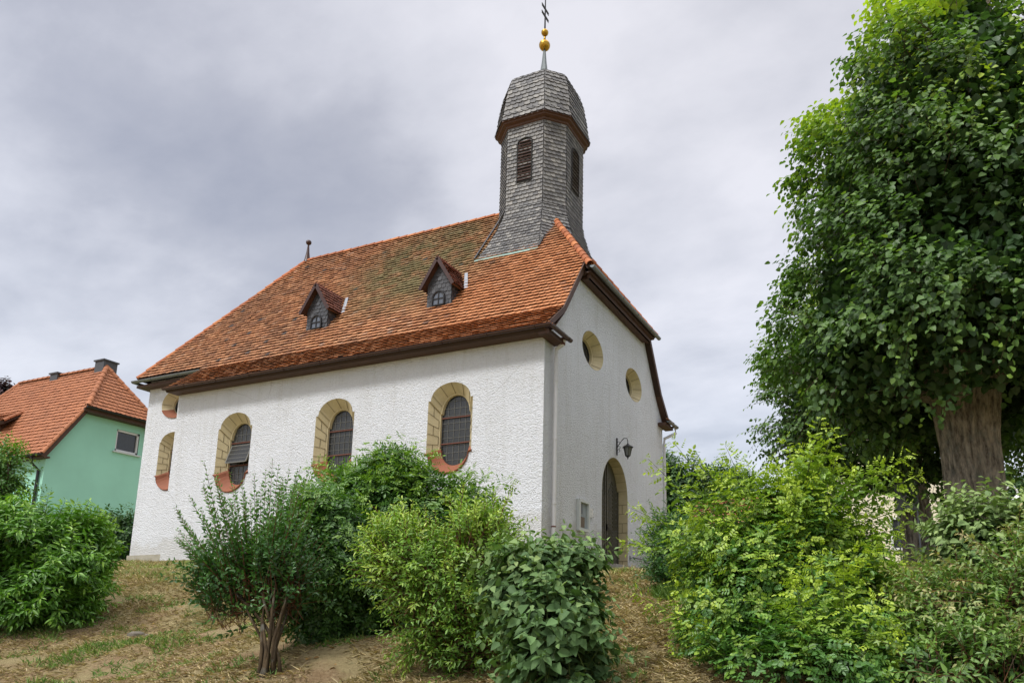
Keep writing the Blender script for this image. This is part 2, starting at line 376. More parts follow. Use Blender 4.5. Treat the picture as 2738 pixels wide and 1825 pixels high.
def half_pipe_run(mb, p, q, r_=.11, step=.36, over=.05):      # hip or ridge cap tiles
    p, q = Vector(p), Vector(q); d = (q-p).normalized(); Ln = (q-p).length; side = d.cross(Vector((0, 0, 1))).normalized(); upv = side.cross(d).normalized()
    n = max(1, int(Ln/step)); st = Ln/n
    for i in range(n):
        a = p+d*(i*st); b = p+d*((i+1)*st+over); ra, rb = r_*1.12, r_*.90
        ja = random.uniform(-.006, .006)
        vs = []
        for base, rad in ((a, ra), (b, rb)):
            for rd in (rad, rad-.02):
                for k in range(8):
                    an = math.pi*(k/7*1.1-.05); vs.append(base+side*math.cos(an)*rd+upv*(math.sin(an)*rd-.03+ja))
        fs = []
        for k in range(7): fs += [(k, k+1, 17+k, 16+k), (8+k, 24+k, 25+k, 9+k), (k, 8+k, 9+k, k+1), (16+k, 17+k, 25+k, 24+k)]
        mb.add(vs, fs)

# ------------------------------------------------------------------ terrain
def sst(t): t = np.clip(t, 0, 1); return t*t*(3-2*t)
def lump(x, y): return .05*np.sin(1.3*x+.7*y)+.035*np.sin(2.9*x-1.7*y+1)+.03*np.sin(-.9*x+3.7*y+2)+.012*np.sin(7.1*x+5.3*y)+.010*np.sin(11*x-9*y)
def ter(x, y):
    x = np.asarray(x, float); y = np.asarray(y, float)
    base = -.6*sst((x+10)/9)+.3*sst(y/4.5)*sst((x+2)/2)*sst((7-x)/4)
    a = np.maximum(-y, 0); k = np.where(x < 0, .13, .13-.05*sst(x/2))
    p = -k*np.minimum(a, 5)-.27*np.clip(a-5, 0, 8)-.06*np.clip(a-13, 0, 20)
    far = -.15*sst((x-9)/5)
    near_wall = sst((a+np.maximum(0, x)*2)/1.5)
    return base+p+far+lump(x, y)*(.25+.75*near_wall)*np.where(np.hypot(x, y) < 60, 1, 0)
def axis_grid(lo, hi, d0, d1, far):
    mid = np.arange(d0, d1+1e-6, .12); l = [d0]; s = .15
    while l[-1] > lo: s *= 1.25; l.append(l[-1]-s)
    h = [d1]; s = .15
    while h[-1] < hi: s *= 1.25; h.append(h[-1]+s)
    return np.concatenate([np.array(l[:0:-1]), mid, np.array(h[1:])])
gx = axis_grid(-900, 900, -13, 11, 0); gy = axis_grid(-300, 1500, -14, 5, 0)
GX, GY = np.meshgrid(gx, gy); GZ = ter(GX, GY)
V = np.stack([GX.ravel(), GY.ravel(), GZ.ravel()], 1); nx, ny = len(gx), len(gy)
i = (np.arange(ny-1)[:, None]*nx+np.arange(nx-1)[None]).ravel()
F = np.stack([i, i+1, i+1+nx, i+nx], 1)
a = NT('dry_soil_and_grass'); a.set(1.0, 0, .1)
n_big = a.noise(.55, 5, .6); n_mid = a.noise(3.2, 6, .65, sc=(1, 1.6, 1)); n_f = a.noise(26, 5, .75)
soil = a.mix(a.ramp(n_mid, [(.36, (0, 0, 0)), (.66, (1, 1, 1))]), (.29, .20, .11), (.41, .305, .175))
soil = a.mix(a.ramp(n_f, [(.40, (1, 1, 1)), (.56, (0, 0, 0))]), soil, (.24, .16, .085))
straw = a.mix(n_f, (.26, .21, .10), (.46, .38, .20))
c = a.mix(a.ramp(a.noise(1.4, 6, .7), [(.42, (0, 0, 0)), (.56, (.85, .85, .85))]), soil, straw)
sepg = a.n('ShaderNodeSeparateXYZ'); a.l(a.obj(), sepg.inputs[0])
top = a.n('ShaderNodeMapRange'); a.l(sepg.outputs[1], top.inputs[0]); top.inputs[1].default_value = -5.6; top.inputs[2].default_value = -3.8
green = a.mix(n_f, (.10, .12, .035), (.36, .32, .13))
c = a.mix(a.math('MULTIPLY', top.outputs[0], .85), c, green)
gm = a.ramp(n_big, [(.56, (0, 0, 0)), (.66, (.7, .7, .7))])
c = a.mix(gm, c, (.09, .12, .03)); a.color(c)
a.bump(a.math('ADD', a.math('MULTIPLY', n_f, .6), n_mid), .10)
np_mesh('ground', V, F, a.m, smooth=True, kind='structure')

# ------------------------------------------------------------------ church
W = 8.864; H = 5.0; LN = 12.06
church = thing('church', (-6, 4.4, 0), 'white roughcast village chapel with orange tiled roof and slate clad ridge tower', 'church')
def pill(cx, hw, z0, zs, rise, drop, shoulder=.0, n=12):
    """closed outline: vertical sides z0..zs, elliptic arch of height rise, elliptic bottom of depth drop"""
    aw = hw-shoulder; pts = []
    pts += [(cx+hw, z0), (cx+hw, zs)]
    pts += [(cx+aw*math.cos(math.pi*k/n), zs+rise*math.sin(math.pi*k/n)) for k in range(n+1)]
    pts += [(cx-hw, zs), (cx-hw, z0)]
    if drop: pts += [(cx+aw*math.cos(math.pi+math.pi*k/n), z0+drop*math.sin(math.pi+math.pi*k/n)) for k in range(n+1)]
    o = [pts[0]]
    for p in pts[1:]:
        if math.dist(p, o[-1]) > 1e-5: o.append(p)
    if math.dist(o[0], o[-1]) < 1e-5: o.pop()
    return o
def ellipse(cx, cz, rx, rz, n=28): return [(cx+rx*math.cos(2*math.pi*k/n), cz+rz*math.sin(2*math.pi*k/n)) for k in range(n)]
def holed(mb, outer, holes, fn):
    loops = [[Vector((a_, b_, 0)) for a_, b_ in l] for l in [outer]+holes]
    tri = tessellate_polygon(loops); flat = [p for l in loops for p in l]
    mb.add([fn(p.x, p.y) for p in flat], [t for t in tri])
WX = (-9.632, -6.080, -2.525)
AX0, AY = -14.93, 1.1
wins = [pill(x_, .635, 2.34, 3.68, .42, .49, .065) for x_ in WX]
awin = pill(-13.60, .57, 2.79, 3.89, .30, .45, .05); aoc = ellipse(-13.62, 5.13, .66, .49)
ocs = [ellipse(2.85, 5.53, .715, .505), ellipse(6.05, 5.53, .715, .505)]
DC, DHW = 4.47, .975
doorhole = [(DC+DHW, -.12), (DC+DHW, 1.85)]+[(DC+DHW*math.cos(math.pi*k/20), 1.85+1.07*math.sin(math.pi*k/20)) for k in range(1, 20)]+[(DC-DHW, 1.85), (DC-DHW, -.12)]
gprof = [(0, 5.08), (.67, 5.74), (2.06, 7.66), (W-2.06, 7.66), (W-.67, 5.74), (W, 5.08)]
mb = MB()
holed(mb, [(-LN, -.75), (0, -.75), (0, 5.08), (-LN, 5.08)], wins, lambda a_, b_: (a_, 0, b_))
mb.quad((-LN, 0, .1), (-LN, W, .1), (-LN, W, 5.08), (-LN, 0, 5.08))
mb.quad((-LN, W, -.6), (0, W, -.6), (0, W, 5.08), (-LN, W, 5.08))
outer = [(0, -.75), (DC-DHW-.3, -.75), (DC-DHW-.3, -.12-.2), (DC+DHW+.3, -.32), (DC+DHW+.3, -.6), (W, -.6)]+gprof[::-1]
outer = [(0, -.75), (W, -.75)]+gprof[::-1]
holed(mb, outer, [doorhole]+ocs, lambda a_, b_: (0, a_, b_))
holed(mb, [(AX0, .34), (-LN, .34), (-LN, 6.0), (AX0, 6.0)], [awin, aoc], lambda a_, b_: (a_, AY, b_))
mb.quad((AX0, AY, .34), (AX0, W-AY, .34), (AX0, W-AY, 6.0), (AX0, AY, 6.0)); mb.quad((AX0, W-AY, 0.34), (-LN, W-AY, .34), (-LN, W-AY, 6.0), (AX0, W-AY, 6.0))
mb.build('wall', M['stucco'], church)
# stone plinth below the chancel and nave walls
pb = MB(); pb.box((AX0-.05, AY-.05, -.3), (-LN-.0, W-AY+.05, .34)); pb.box((-LN-.02, -.035, -.9), (.02, .3, .03)); pb.build('plinth', M['plinth'], church)

def surround(fn, outer_, inner_, depth, stone, joints, name='window', lip=.06, parent=church):
    """loft between two outlines of equal point count; fn(a, b, depth)"""
    mb_ = MB(); n = len(outer_); rings = []
    mid = [(o_[0]*.18+i_[0]*.82, o_[1]*.18+i_[1]*.82) for o_, i_ in zip(outer_, inner_)]
    rings = [(outer_, -.004), (mid, depth*.72), (mid, depth*.74), ([(m_[0]*.35+i_[0]*.65, m_[1]*.35+i_[1]*.65) for m_, i_ in zip(mid, inner_)], depth*.80), (inner_, depth*1.12)]
    for (ra, da), (rb, db) in zip(rings, rings[1:]):
        for k in range(n-1 if joints.get('open') else n):
            j = (k+1) % n
            mb_.quad(fn(*ra[k], da), fn(*ra[j], da), fn(*rb[j], db), fn(*rb[k], db))
    o = mb_.build(name, stone, parent)
    return o, mid
def joint_lines(fn, outer_, mid, depth, idx, parent, halves=()):
    jm = MB()
    for t_ in idx:            # position along the outline (float index)
        k = int(t_); f = t_-k; n = len(outer_)
        def P_(ring, d_): a_, b_ = ring[k % n], ring[(k+1) % n]; return Vector(fn(a_[0]+(b_[0]-a_[0])*f, a_[1]+(b_[1]-a_[1])*f, d_))
        p, q = P_(outer_, -.006), P_(mid, depth*.72-.004)
        cen = Vector(fn(sum(x_[0] for x_ in outer_)/n, sum(x_[1] for x_ in outer_)/n, depth*.3)); tow = (cen-(p+q)/2).normalized()*.004
        jm.bar(p+tow, q+tow, .011, .006, up=tow.normalized())
    for (t0, t1, v_) in halves:
        n = len(outer_)
        def Q(t_):
            k = int(t_); f = t_-k; ring = [(o_[0]+(m_[0]-o_[0])*v_, o_[1]+(m_[1]-o_[1])*v_) for o_, m_ in zip(outer_, mid)]
            a_, b_ = ring[k % n], ring[(k+1) % n]; return Vector(fn(a_[0]+(b_[0]-a_[0])*f, a_[1]+(b_[1]-a_[1])*f, depth*.72*v_))
        p, q = Q(t0), Q(t1); cen = Vector(fn(sum(x_[0] for x_ in outer_)/n, (p+q)[2]/2, depth*.1)); tow = (cen-(p+q)/2).normalized()*.004
        jm.bar(p+tow, q+tow, .014, .006, up=tow.normalized())
    if jm.v: jm.build('stone_joint', M['mortar'], parent)

def arch_window(fn, cx, hw, z0, zs, rise, drop, sh, ihw, iz0, izs, irise, idrop, depth, openpane=False, wallface=-.0, label=None):
    n = 12
    def upper(hw_, z0_, zs_, rise_, sh_):
        segs = 8
        p = [(cx+hw_, z0_+(zs_-z0_)*k/segs) for k in range(segs+1)]
        aw = hw_-sh_
        p += [(cx+aw*math.cos(math.pi*k/n), zs_+rise_*math.sin(math.pi*k/n)) for k in range(n+1)]
        p += [(cx-hw_, zs_-(zs_-z0_)*k/segs) for k in range(segs+1)]
        return p
    o_, i_ = upper(hw, z0, zs, rise, sh), upper(ihw, iz0, izs, irise, .03)
    win, mid = surround(fn, o_, i_, depth, M['stone'], {'open': True})
    zspan = zs-z0; jts = []; hv = []
    for s_ in range(1, 5):
        t_ = s_*8/5.; jts += [t_, 8+1+n+1+8-t_]
    for s_ in range(5):
        a_, b_ = s_*8/5., (s_+1)*8/5.-.001
        v_ = .55 if s_ % 2 else .86
        if s_ % 2 == 0: v_ = .5
        else: v_ = .98
        hv += [(a_, b_, v_), (30-b_, 30-a_, v_)]
    jts += [8.999+1+n*f for f in (.02, .22, .42, .60, .80, .97)]
    joint_lines(fn, o_, mid, depth, jts, win, hv)
    # impost shoulder: small stone returns where the arch starts
    # glazing
    gp = MB(); lower = lambda hw_, z0_, dr_, sh_=.05: [(cx+(hw_-sh_)*math.cos(math.pi+math.pi*k/n), z0_+dr_*math.sin(math.pi+math.pi*k/n)) for k in range(n+1)]
    ol = [(cx+ihw, iz0), (cx+ihw, izs)]+[(cx+ihw*math.cos(math.pi*k/n), izs+irise*math.sin(math.pi*k/n)) for k in range(1, n)]+[(cx-ihw, izs), (cx-ihw, iz0)]+lower(ihw, iz0, idrop)
    ol2 = [ol[0]]
    for p in ol[1:]:
        if math.dist(p, ol2[-1]) > 1e-4: ol2.append(p)
    zc = [iz0+.02, izs-.02]; g = depth*1.05
    gp.add([fn(a_, b_, g) for a_, b_ in ol2], [tuple(range(len(ol2)))])
    pane = gp.build('pane', M['leaded'], win)
    cm = MB()
    def xr(z_):    # half width at height z
        if z_ > izs: return ihw*math.sqrt(max(0, 1-((z_-izs)/irise)**2))
        if z_ < iz0: return (ihw-.05)*math.sqrt(max(0, 1-((iz0-z_)/idrop)**2))
        return ihw
    zb_, zt_ = iz0-idrop, izs+irise
    for k in range(1, 5):
        x_ = cx-ihw+2*ihw*k/5; dx = abs(x_-cx)
        zt2 = izs+irise*math.sqrt(max(0, 1-(dx/ihw)**2)); zb2 = iz0-idrop*math.sqrt(max(0, 1-(dx/(ihw-.05))**2)) if dx < ihw-.05 else iz0
        cm.bar(fn(x_, zb2, g-.006), fn(x_, zt2, g-.006), .013, .008)
    z_ = zb_+.15
    while z_ < zt_-.05:
        h_ = xr(z_); cm.bar(fn(cx-h_, z_, g-.006), fn(cx+h_, z_, g-.006), .013, .008); z_ += .185
    cm.build('lead_came', M['came'], win)
    fr = MB(); pts = [fn(a_, b_, g-.01) for a_, b_ in ol2]
    fr.tube(pts+[pts[0]], .017, 6); fr.build('frame', M['iron'], win)
    rb = MB()
    for z_ in (izs-.08, iz0+.20):
        rb.bar(fn(cx-ihw, z_, g-.03), fn(cx+ihw, z_, g-.03), .025, .026)
    rb.build_split('saddle_bar', M['rust'], win)
    if openpane:
        q = [fn(cx-ihw+.03, izs-.16, g-.03), fn(cx+ihw-.03, izs-.16, g-.03), fn(cx+ihw-.03, iz0+.26, g-.20), fn(cx-ihw+.03, iz0+.26, g-.20)]
        ob = MB(); ob.slab(q, .012); ob.build('tilted_pane', M['leaded'], win, label='pane of leaded glass tilted open')
        ob = MB()
        for p, q_ in ((0, 1), (1, 2), (2, 3), (3, 0)): ob.bar(q[p], q[q_], .03)
        for k in range(1, 5):
            A = Vector(q[0]).lerp(Vector(q[1]), k/5); B = Vector(q[3]).lerp(Vector(q[2]), k/5); ob.bar(A+(A-B).cross(Vector(q[1])-Vector(q[0])).normalized()*.008, B+(A-B).cross(Vector(q[1])-Vector(q[0])).normalized()*.008, .012)
        for k in range(1, 4):
            A = Vector(q[0]).lerp(Vector(q[3]), k/4); B = Vector(q[1]).lerp(Vector(q[2]), k/4); nn = (Vector(q[3])-Vector(q[0])).cross(Vector(q[1])-Vector(q[0])).normalized()
            ob.bar(A-nn*.008, B-nn*.008, .012); ob.bar(A+nn*.008, B+nn*.008, .012)
        ob.build('pane_frame', M['came'], win)
    # terracotta bowl sill
    sb = MB(); lo = [(cx-hw-.03, z0+.02)]+lower(hw, z0, drop, sh)+[(cx+hw+.03, z0+.02)]
    li = [(cx-ihw-.02, iz0+.16)]+lower(ihw, iz0, idrop, .03)+[(cx+ihw+.02, iz0+.16)]
    rings = [([(a_, b_-.03) for a_, b_ in lo], -.0), (lo, -.045), (lo, -.035), ([(a_*.25+b_*.75, c_*.3+d_*.7+.05) for (a_, c_), (b_, d_) in zip(lo, li)], depth*.72), (li, depth*.85), (li, depth*1.1)]
    for (ra, da), (rb_, db) in zip(rings, rings[1:]):
        for k in range(len(lo)-1): sb.quad(fn(*ra[k], da), fn(*ra[k+1], da), fn(*rb_[k+1], db), fn(*rb_[k], db))
    sb.build('sill', M['terra'], win, smooth=False)
    if label: win['label'] = label
    return win
fy = lambda a_, b_, d_: (a_, d_, b_)
fx = lambda a_, b_, d_: (-d_, a_, b_)
for k, x_ in enumerate(WX):
    arch_window(fy, x_, .635, 2.34, 3.68, .42, .49, .065, .415, 2.45, 3.38, .46, .36, .31, openpane=(k == 0))
fa = lambda a_, b_, d_: (a_, AY+d_, b_)
arch_window(fa, -13.60, .57, 2.79, 3.89, .30, .45, .05, .37, 2.9, 3.7, .33, .33, .31)
def oculus(fn, cx, cz, rx, rz, sill=False):
    n = 28; o_ = ellipse(cx, cz, rx, rz, n); i_ = ellipse(cx, cz, rx*.66, rz*.66, n)
    win, mid = surround(fn, o_, i_, .30, M['stone'], {}, name='round_window')
    joint_lines(fn, o_, mid, .30, [.0+28*f for f in (.02, .13, .24, .37, .49, .62, .75, .88)], win)
    g = MB(); g.add([fn(a_, b_, .33) for a_, b_ in i_], [tuple(range(n))]); g.build('pane', M['leaded'], win)
    g = MB(); pts = [fn(a_, b_, .32) for a_, b_ in i_]; g.tube(pts+[pts[0]], .015, 6)
    for t_ in (-.5, 0, .5):
        g.bar(fn(cx+t_*rx*.66, cz-rz*.66*math.sqrt(1-t_*t_), .322), fn(cx+t_*rx*.66, cz+rz*.66*math.sqrt(1-t_*t_), .322), .015)
        g.bar(fn(cx-rx*.66*math.sqrt(1-t_*t_), cz+t_*rz*.66, .322), fn(cx+rx*.66*math.sqrt(1-t_*t_), cz+t_*rz*.66, .322), .015)
    g.build('frame', M['iron'], win)
    if sill:
        s_ = MB(); lo = [(cx+rx*1.0*math.cos(a_), cz+rz*1.0*math.sin(a_)) for a_ in [math.pi*(1.12+.76*k/10) for k in range(11)]]
        li = [(cx+rx*.68*math.cos(a_), cz+rz*.68*math.sin(a_)+.02) for a_ in [math.pi*(1.12+.76*k/10) for k in range(11)]]
        for (ra, da), (rb_, db) in (((lo, 0), (lo, -.03)), ((lo, -.03), (li, .25))):
            for k in range(10): s_.quad(fn(*ra[k], da), fn(*ra[k+1], da), fn(*rb_[k+1], db), fn(*rb_[k], db))
        s_.build('sill', M['terra'], win)
oculus(fx, 2.85, 5.53, .715, .505); oculus(fx, 6.05, 5.53, .715, .505); oculus(fa, -13.62, 5.13, .66, .49, True)

# door: straight stone reveal, two leaves with chevron planks and studs
rv = MB(); n = len(doorhole)
for k in range(n-1):
    a_, b_ = doorhole[k], doorhole[k+1]; rv.quad(fx(*a_, -.005), fx(*b_, -.005), fx(*b_, .32), fx(*a_, .32))
dsur = rv.build('door_surround', M['stone'], church)
jm = MB(); z_ = .05; kk = 0
for s_ in (1, -1):
    z_ = .12; kk = 0
    while z_ < 1.85:
        y_ = DC+s_*(DHW-.004); jm.bar((.0, y_, z_), (-.32, y_, z_), .014, .006, up=(0, 1, 0))
        if kk % 2 == 0: jm.bar((-.16, y_, z_-.26), (-.16, y_, z_), .006, .014)
        z_ += .27; kk += 1
for k in range(1, 12):
    an = math.pi*k/12; p = (DC+(DHW-.004)*math.cos(an), 1.85+1.066*math.sin(an)); jm.bar(fx(*p, 0), fx(*p, .32), .014, .006)
jm.build('stone_joint', M['mortar'], dsur)
db = MB(); dl = [(a_*.985+DC*.015, b_) for a_, b_ in doorhole]
db.add([fx(a_, b_, .30) for a_, b_ in dl], [tuple(range(len(dl)))]); door = db.build('door', M['door'], church)
gr = MB(); st = MB()
def arch_top(y_): t_ = min(1, abs(y_-DC)/DHW); return 1.85+1.07*math.sqrt(1-t_*t_)-.1
for s_ in (-1, 1):
    c0 = DC+s_*.50; y0, y1 = c0-.40, c0+.40
    for (a0, a1) in ((y0, y1),):
        gr.box((-.30, a0-.05, -.1), (-.265, a0, arch_top(a0)-.05)); gr.box((-.30, a1, -.1), (-.265, a1+.05, arch_top(a1)-.05))
    for k in range(26):
        zc = .95+(.11*k if k < 13 else -.11*(k-12)); up_ = k < 13
        sl = -1 if up_ else 1
        for q in (-1, 1):
            ye = c0+q*.40; zi = zc+.07; ze = zi+sl*.55
            if up_:   # planks rise towards the middle in the upper half
                ze = max(zi-.55, .95) if False else zi-.55
                if ze < .95 and zi < 1.0: continue
                t_ = 1 if ze >= .95 else (zi-.95)/(zi-ze)
            else:
                ze = zi+.55; t_ = 1 if ze <= .95 else max(0, (.95-zi)/(ze-zi))
            yend = c0+q*.40*t_; zend = zi+(ze-zi)*t_
            if max(zi, zend) > arch_top(c0)-.08 or min(zi, zend) < -.08: continue
            if t_ > .05: gr.bar((-.292, c0+q*.012, zi), (-.292, yend, zend), .028, .034, up=(1, 0, 0))
    for z_ in np.arange(0.0, 2.45, .16):
        for y_ in (y0-.025, y0+.16, y1-.16, y1+.025):
            if z_ < arch_top(y_)-.05: st.lathe((0, 0, 0), [(.0, 0)], 1) if False else st.box((-.285, y_-.011, z_-.011), (-.255, y_+.011, z_+.011))
gr.build('chevron_planks', M['door'], door); st.build('stud', M['steel'], door, label='rows of round iron studs')
hb = MB(); hb.bar((-.24, DC+.06, .98), (-.24, DC+.24, .98), .02); hb.box((-.30, DC+.05, .9), (-.25, DC+.10, 1.08)); hb.build('handle', M['iron'], door)
sp = MB(); sp.box((-.32, DC-1.35, -.45), (.55, DC+1.75, -.13)); sp.box((.02, DC-1.9, -.5), (1.1, DC+2.0, -.27)); sp.build_split('door_step', M['concrete'], church)

# ---- roofs
Y0, Z0 = -.40, 5.31-.85*.40
YK, ZK = .67, 5.88; SL = 1.43
zmain = lambda y_: ZK+SL*(y_-YK)
RY, RZ = 4.432, zmain(4.432)
XV = .17; XR = -2.41; XL = -12.06; HT = (-15.12, .75)
mir = lambda y_: 2*RY-y_
sub = MB(); tl = MB()
ct = math.sqrt(1+SL*SL); cf = math.sqrt(1+.85**2)
vx = lambda y_: (y_-YK)*ct
vf = lambda y_: (y_-Y0)*cf
for side in (1, -1):
    my = (lambda y_: y_) if side == 1 else mir
    ux = (1, 0, 0)
    # flare
    pf = [(-12.15, 0), (XV, 0), (XV, vf(YK)), (-12.15, vf(YK))]
    tiles(tl, (0, my(Y0), Z0), ux, (0, side, .85), pf)
    pts = [(-12.15, my(Y0), Z0-.02), (XV, my(Y0), Z0-.02), (XV, my(YK), ZK-.02), (-12.15, my(YK), ZK-.02)]; sub.slab(pts if side == 1 else pts[::-1], .10)
    # main slope: jerkinhead hip on the right, hip on the left above the chancel eaves
    pm = [(-12.15, vx(YK)), (XV, vx(YK)), (XV, vx(1.95)), (XR, vx(RY)), (XL, vx(RY)), (-12.15, vx(4.32))]
    tiles(tl, (0, my(YK), ZK), ux, (0, side, SL), pm)
    pa = [(HT[0], vx(HT[1])), (-12.15, vx(HT[1])), (-12.15, vx(4.32)), (XL-.09, vx(4.32))]
    tiles(tl, (0, my(YK), ZK), ux, (0, side, SL), pa)
    for poly in (pm, pa):
        pts = [(u_, my(YK+v_/ct), zmain(YK+v_/ct)-.02) for u_, v_ in poly]; sub.slab(pts if side == 1 else pts[::-1], .10)
# left hip end
hz = RZ-zmain(HT[1]); hx = XL-HT[0]; hl = math.hypot(hz, hx)
hw_ = RY-HT[1]
ph = [(-hw_, 0), (hw_, 0), (0, hl)]
tiles(tl, (HT[0], RY, zmain(HT[1])), (0, 1, 0), (hx, 0, hz), ph)
sub.slab([(HT[0], mir(HT[1]), zmain(HT[1])-.02), (HT[0], HT[1], zmain(HT[1])-.02), (XL, RY, RZ-.02)], .1)
# jerkinhead
JX, JY = .38, 1.95-.17/.95*.0; JY = 1.95-(.38-XV)*.95; JZ = zmain(JY)
jh = RZ-JZ; jx = JX-XR; jl = math.hypot(jh, jx)
pj = [(-(RY-JY), 0), (RY-JY, 0), (0, jl)]
tiles(tl, (JX, RY, JZ), (0, 1, 0), (-jx, 0, jh), pj)
sub.slab([(JX, JY, JZ-.02), (JX, mir(JY), JZ-.02), (XR, RY, RZ-.02)], .1)
roof = sub.build('roof', M['under'], church)
tl.build('roof_tiles', M['tile'], roof, label='weathered orange plain tiles with a mossy patch')
hp = MB()
half_pipe_run(hp, (JX+.02, JY-.02, JZ+.03), (XR, RY, RZ+.03), .10, .27); half_pipe_run(hp, (JX+.02, mir(JY)+.02, JZ+.03), (XR, RY, RZ+.03), .10, .27)
half_pipe_run(hp, (HT[0], HT[1], zmain(HT[1])+.03), (XL, RY, RZ+.03), .09, .36); half_pipe_run(hp, (HT[0], mir(HT[1]), zmain(HT[1])+.03), (XL, RY, RZ+.03), .09, .36)
half_pipe_run(hp, (XR, RY, RZ+.02), (XL, RY, RZ+.02), .09, .34, .04)
hp.build('ridge_tiles', M['hip'], roof)
# verge boards, soffits, gutters
wd = MB()
for side in (1, -1):
    my = (lambda y_: y_) if side == 1 else mir
    a_, b_, c_ = (XV+.012, my(Y0+.03), Z0-.05), (XV+.012, my(YK), ZK-.06), (XV+.012, my(1.98), zmain(1.98)-.07)
    wd.bar(a_, b_, .03, .125, up=(0, -side*.65, .76)); wd.bar(b_, c_, .03, .135, up=(0, -side*.82, .57))
    # soffit under verge
    wd.slab([(XV, my(.05), 5.07), (XV, my(YK), ZK-.17), (-.0, my(YK), ZK-.17), (0, my(.05), 5.07)], .02)
    wd.slab([(XV, my(YK), ZK-.17), (XV, my(2.0), zmain(2.0)-.20), (0, my(2.0), zmain(2.0)-.20), (0, my(YK), ZK-.17)], .02)
    # eaves box
    ya, yb = sorted((my(Y0+.06), my(.0)))
    wd.box((-12.12, ya, 4.88), (XV, yb, 4.94))
    # cornice return on the gable
    ya, yb = sorted((my(-.34), my(.50)))
    wd.box((0.004, ya, 4.82), (.28, yb, 4.92))
wd.slab([(.0, JY+.1, JZ-.13), (JX-.02, JY+.1, JZ-.10), (JX-.02, mir(JY)-.1, JZ-.10), (0, mir(JY)-.1, JZ-.13)], .03)
wd.box((JX-.16, JY+.18, JZ-.24), (JX-.10, mir(JY)-.18, JZ-.12)); wd.box((.004, JY+.25, JZ-.24), (JX-.11, mir(JY)-.25, JZ-.17))
ya, yb = AY-.30, W-AY+.30
wd.box((AX0-.25, ya, 5.72), (-12.16, AY, 5.80)); wd.box((AX0-.25, AY, 5.72), (AX0, yb, 5.80)); wd.box((AX0, W-AY, 5.72), (-12.1, yb, 5.8))
wd.build_split('eaves_board', M['wood'], church)
for side in (1, -1):
    my = (lambda y_: y_) if side == 1 else mir
    g1 = MB(); g1.gutter((-12.17, my(-.445), 4.975), (.39, my(-.445), 4.99), .06); g1.build('gutter', M['brownmetal'], church)
g1 = MB(); g1.gutter((.375, -.45, 4.97), (.375, .62, 4.965), .065); g1.build('gutter', M['brownmetal'], church)
# small tiled apron over the returns
ap = MB(); tiles(ap, (.37, -.40, 4.96), (0, 1, 0), (-.20, 0, .14), [(0, 0), (1.0, 0), (.8, .2), (0, .2)], g=.12); tiles(ap, (.37, W-.55, 4.96), (0, 1, 0), (-.20, 0, .14), [(0, 0), (1.0, 0), (1., .2), (0.2, .2)], g=.12)
ap.build('return_tiles', M['tile'], roof)
for p, q, r_ in (((JX+.075, JY-.05, JZ-.035), (JX+.075, mir(JY)+.12, JZ-.02), .07), ((.375, W-.50, 4.955), (.375, W+.50, 4.965), .065),
                 ((-15.2, AY-.43, 5.90), (-12.12, AY-.43, 5.90), .07), ((-15.19, AY-.43, 5.90), (-15.19, W-AY+.43, 5.9), .07)):
    g2 = MB(); g2.gutter(p, q, r_); g2.build('gutter', M['zinc'], church, label='grey zinc half round gutter')
dp = MB(); yq = .43
dp.tube([(.30, yq, 4.92), (.24, yq, 4.80), (.10, yq, 4.72), (.09, yq, 4.5), (.09, yq, -.6)], .052, 10)
for z_ in (3.95, 2.55, 1.05): dp.tube([(.09, yq, z_-.03), (.09, yq, z_+.03)], .06, 10)
dp.build('downpipe', M['pipe'], church)
dr = MB(); dr.tube([(.09, yq, .50), (.09, yq, .53)], .056, 10); dr.tube([(.26, yq, 4.97), (.26, yq, 4.80)], .06, 10); dr.build('pipe_collar', M['rust'], church)
dp = MB(); dp.tube([(.34, W+.42, 4.90), (.34, W+.42, 4.74), (.22, W+.18, 4.60), (.05, W+.08, 4.5), (.04, W+.06, 4.3), (.04, W+.06, -.6)], .05, 10)
for z_ in (4.2, 3.2, 1.5): dp.tube([(.04, W+.06, z_-.03), (.04, W+.06, z_+.03)], .058, 10)
dp.build('downpipe', M['pipe'], church)
# little spike on the ridge end
fi = MB(); fi.lathe((XL, RY, RZ), [(.13, -.05), (.10, .06), (.055, .35), (.03, .62), (.03, .66), (.0, .66)], 12)
fi.lathe((XL, RY, RZ+.74), [(.1*math.cos(t_), .1*math.sin(t_)) for t_ in [(-math.pi/2)+math.pi*k/10 for k in range(11)]], 14)
fi.build('ridge_finial', M['brownmetal'], church, smooth=True)

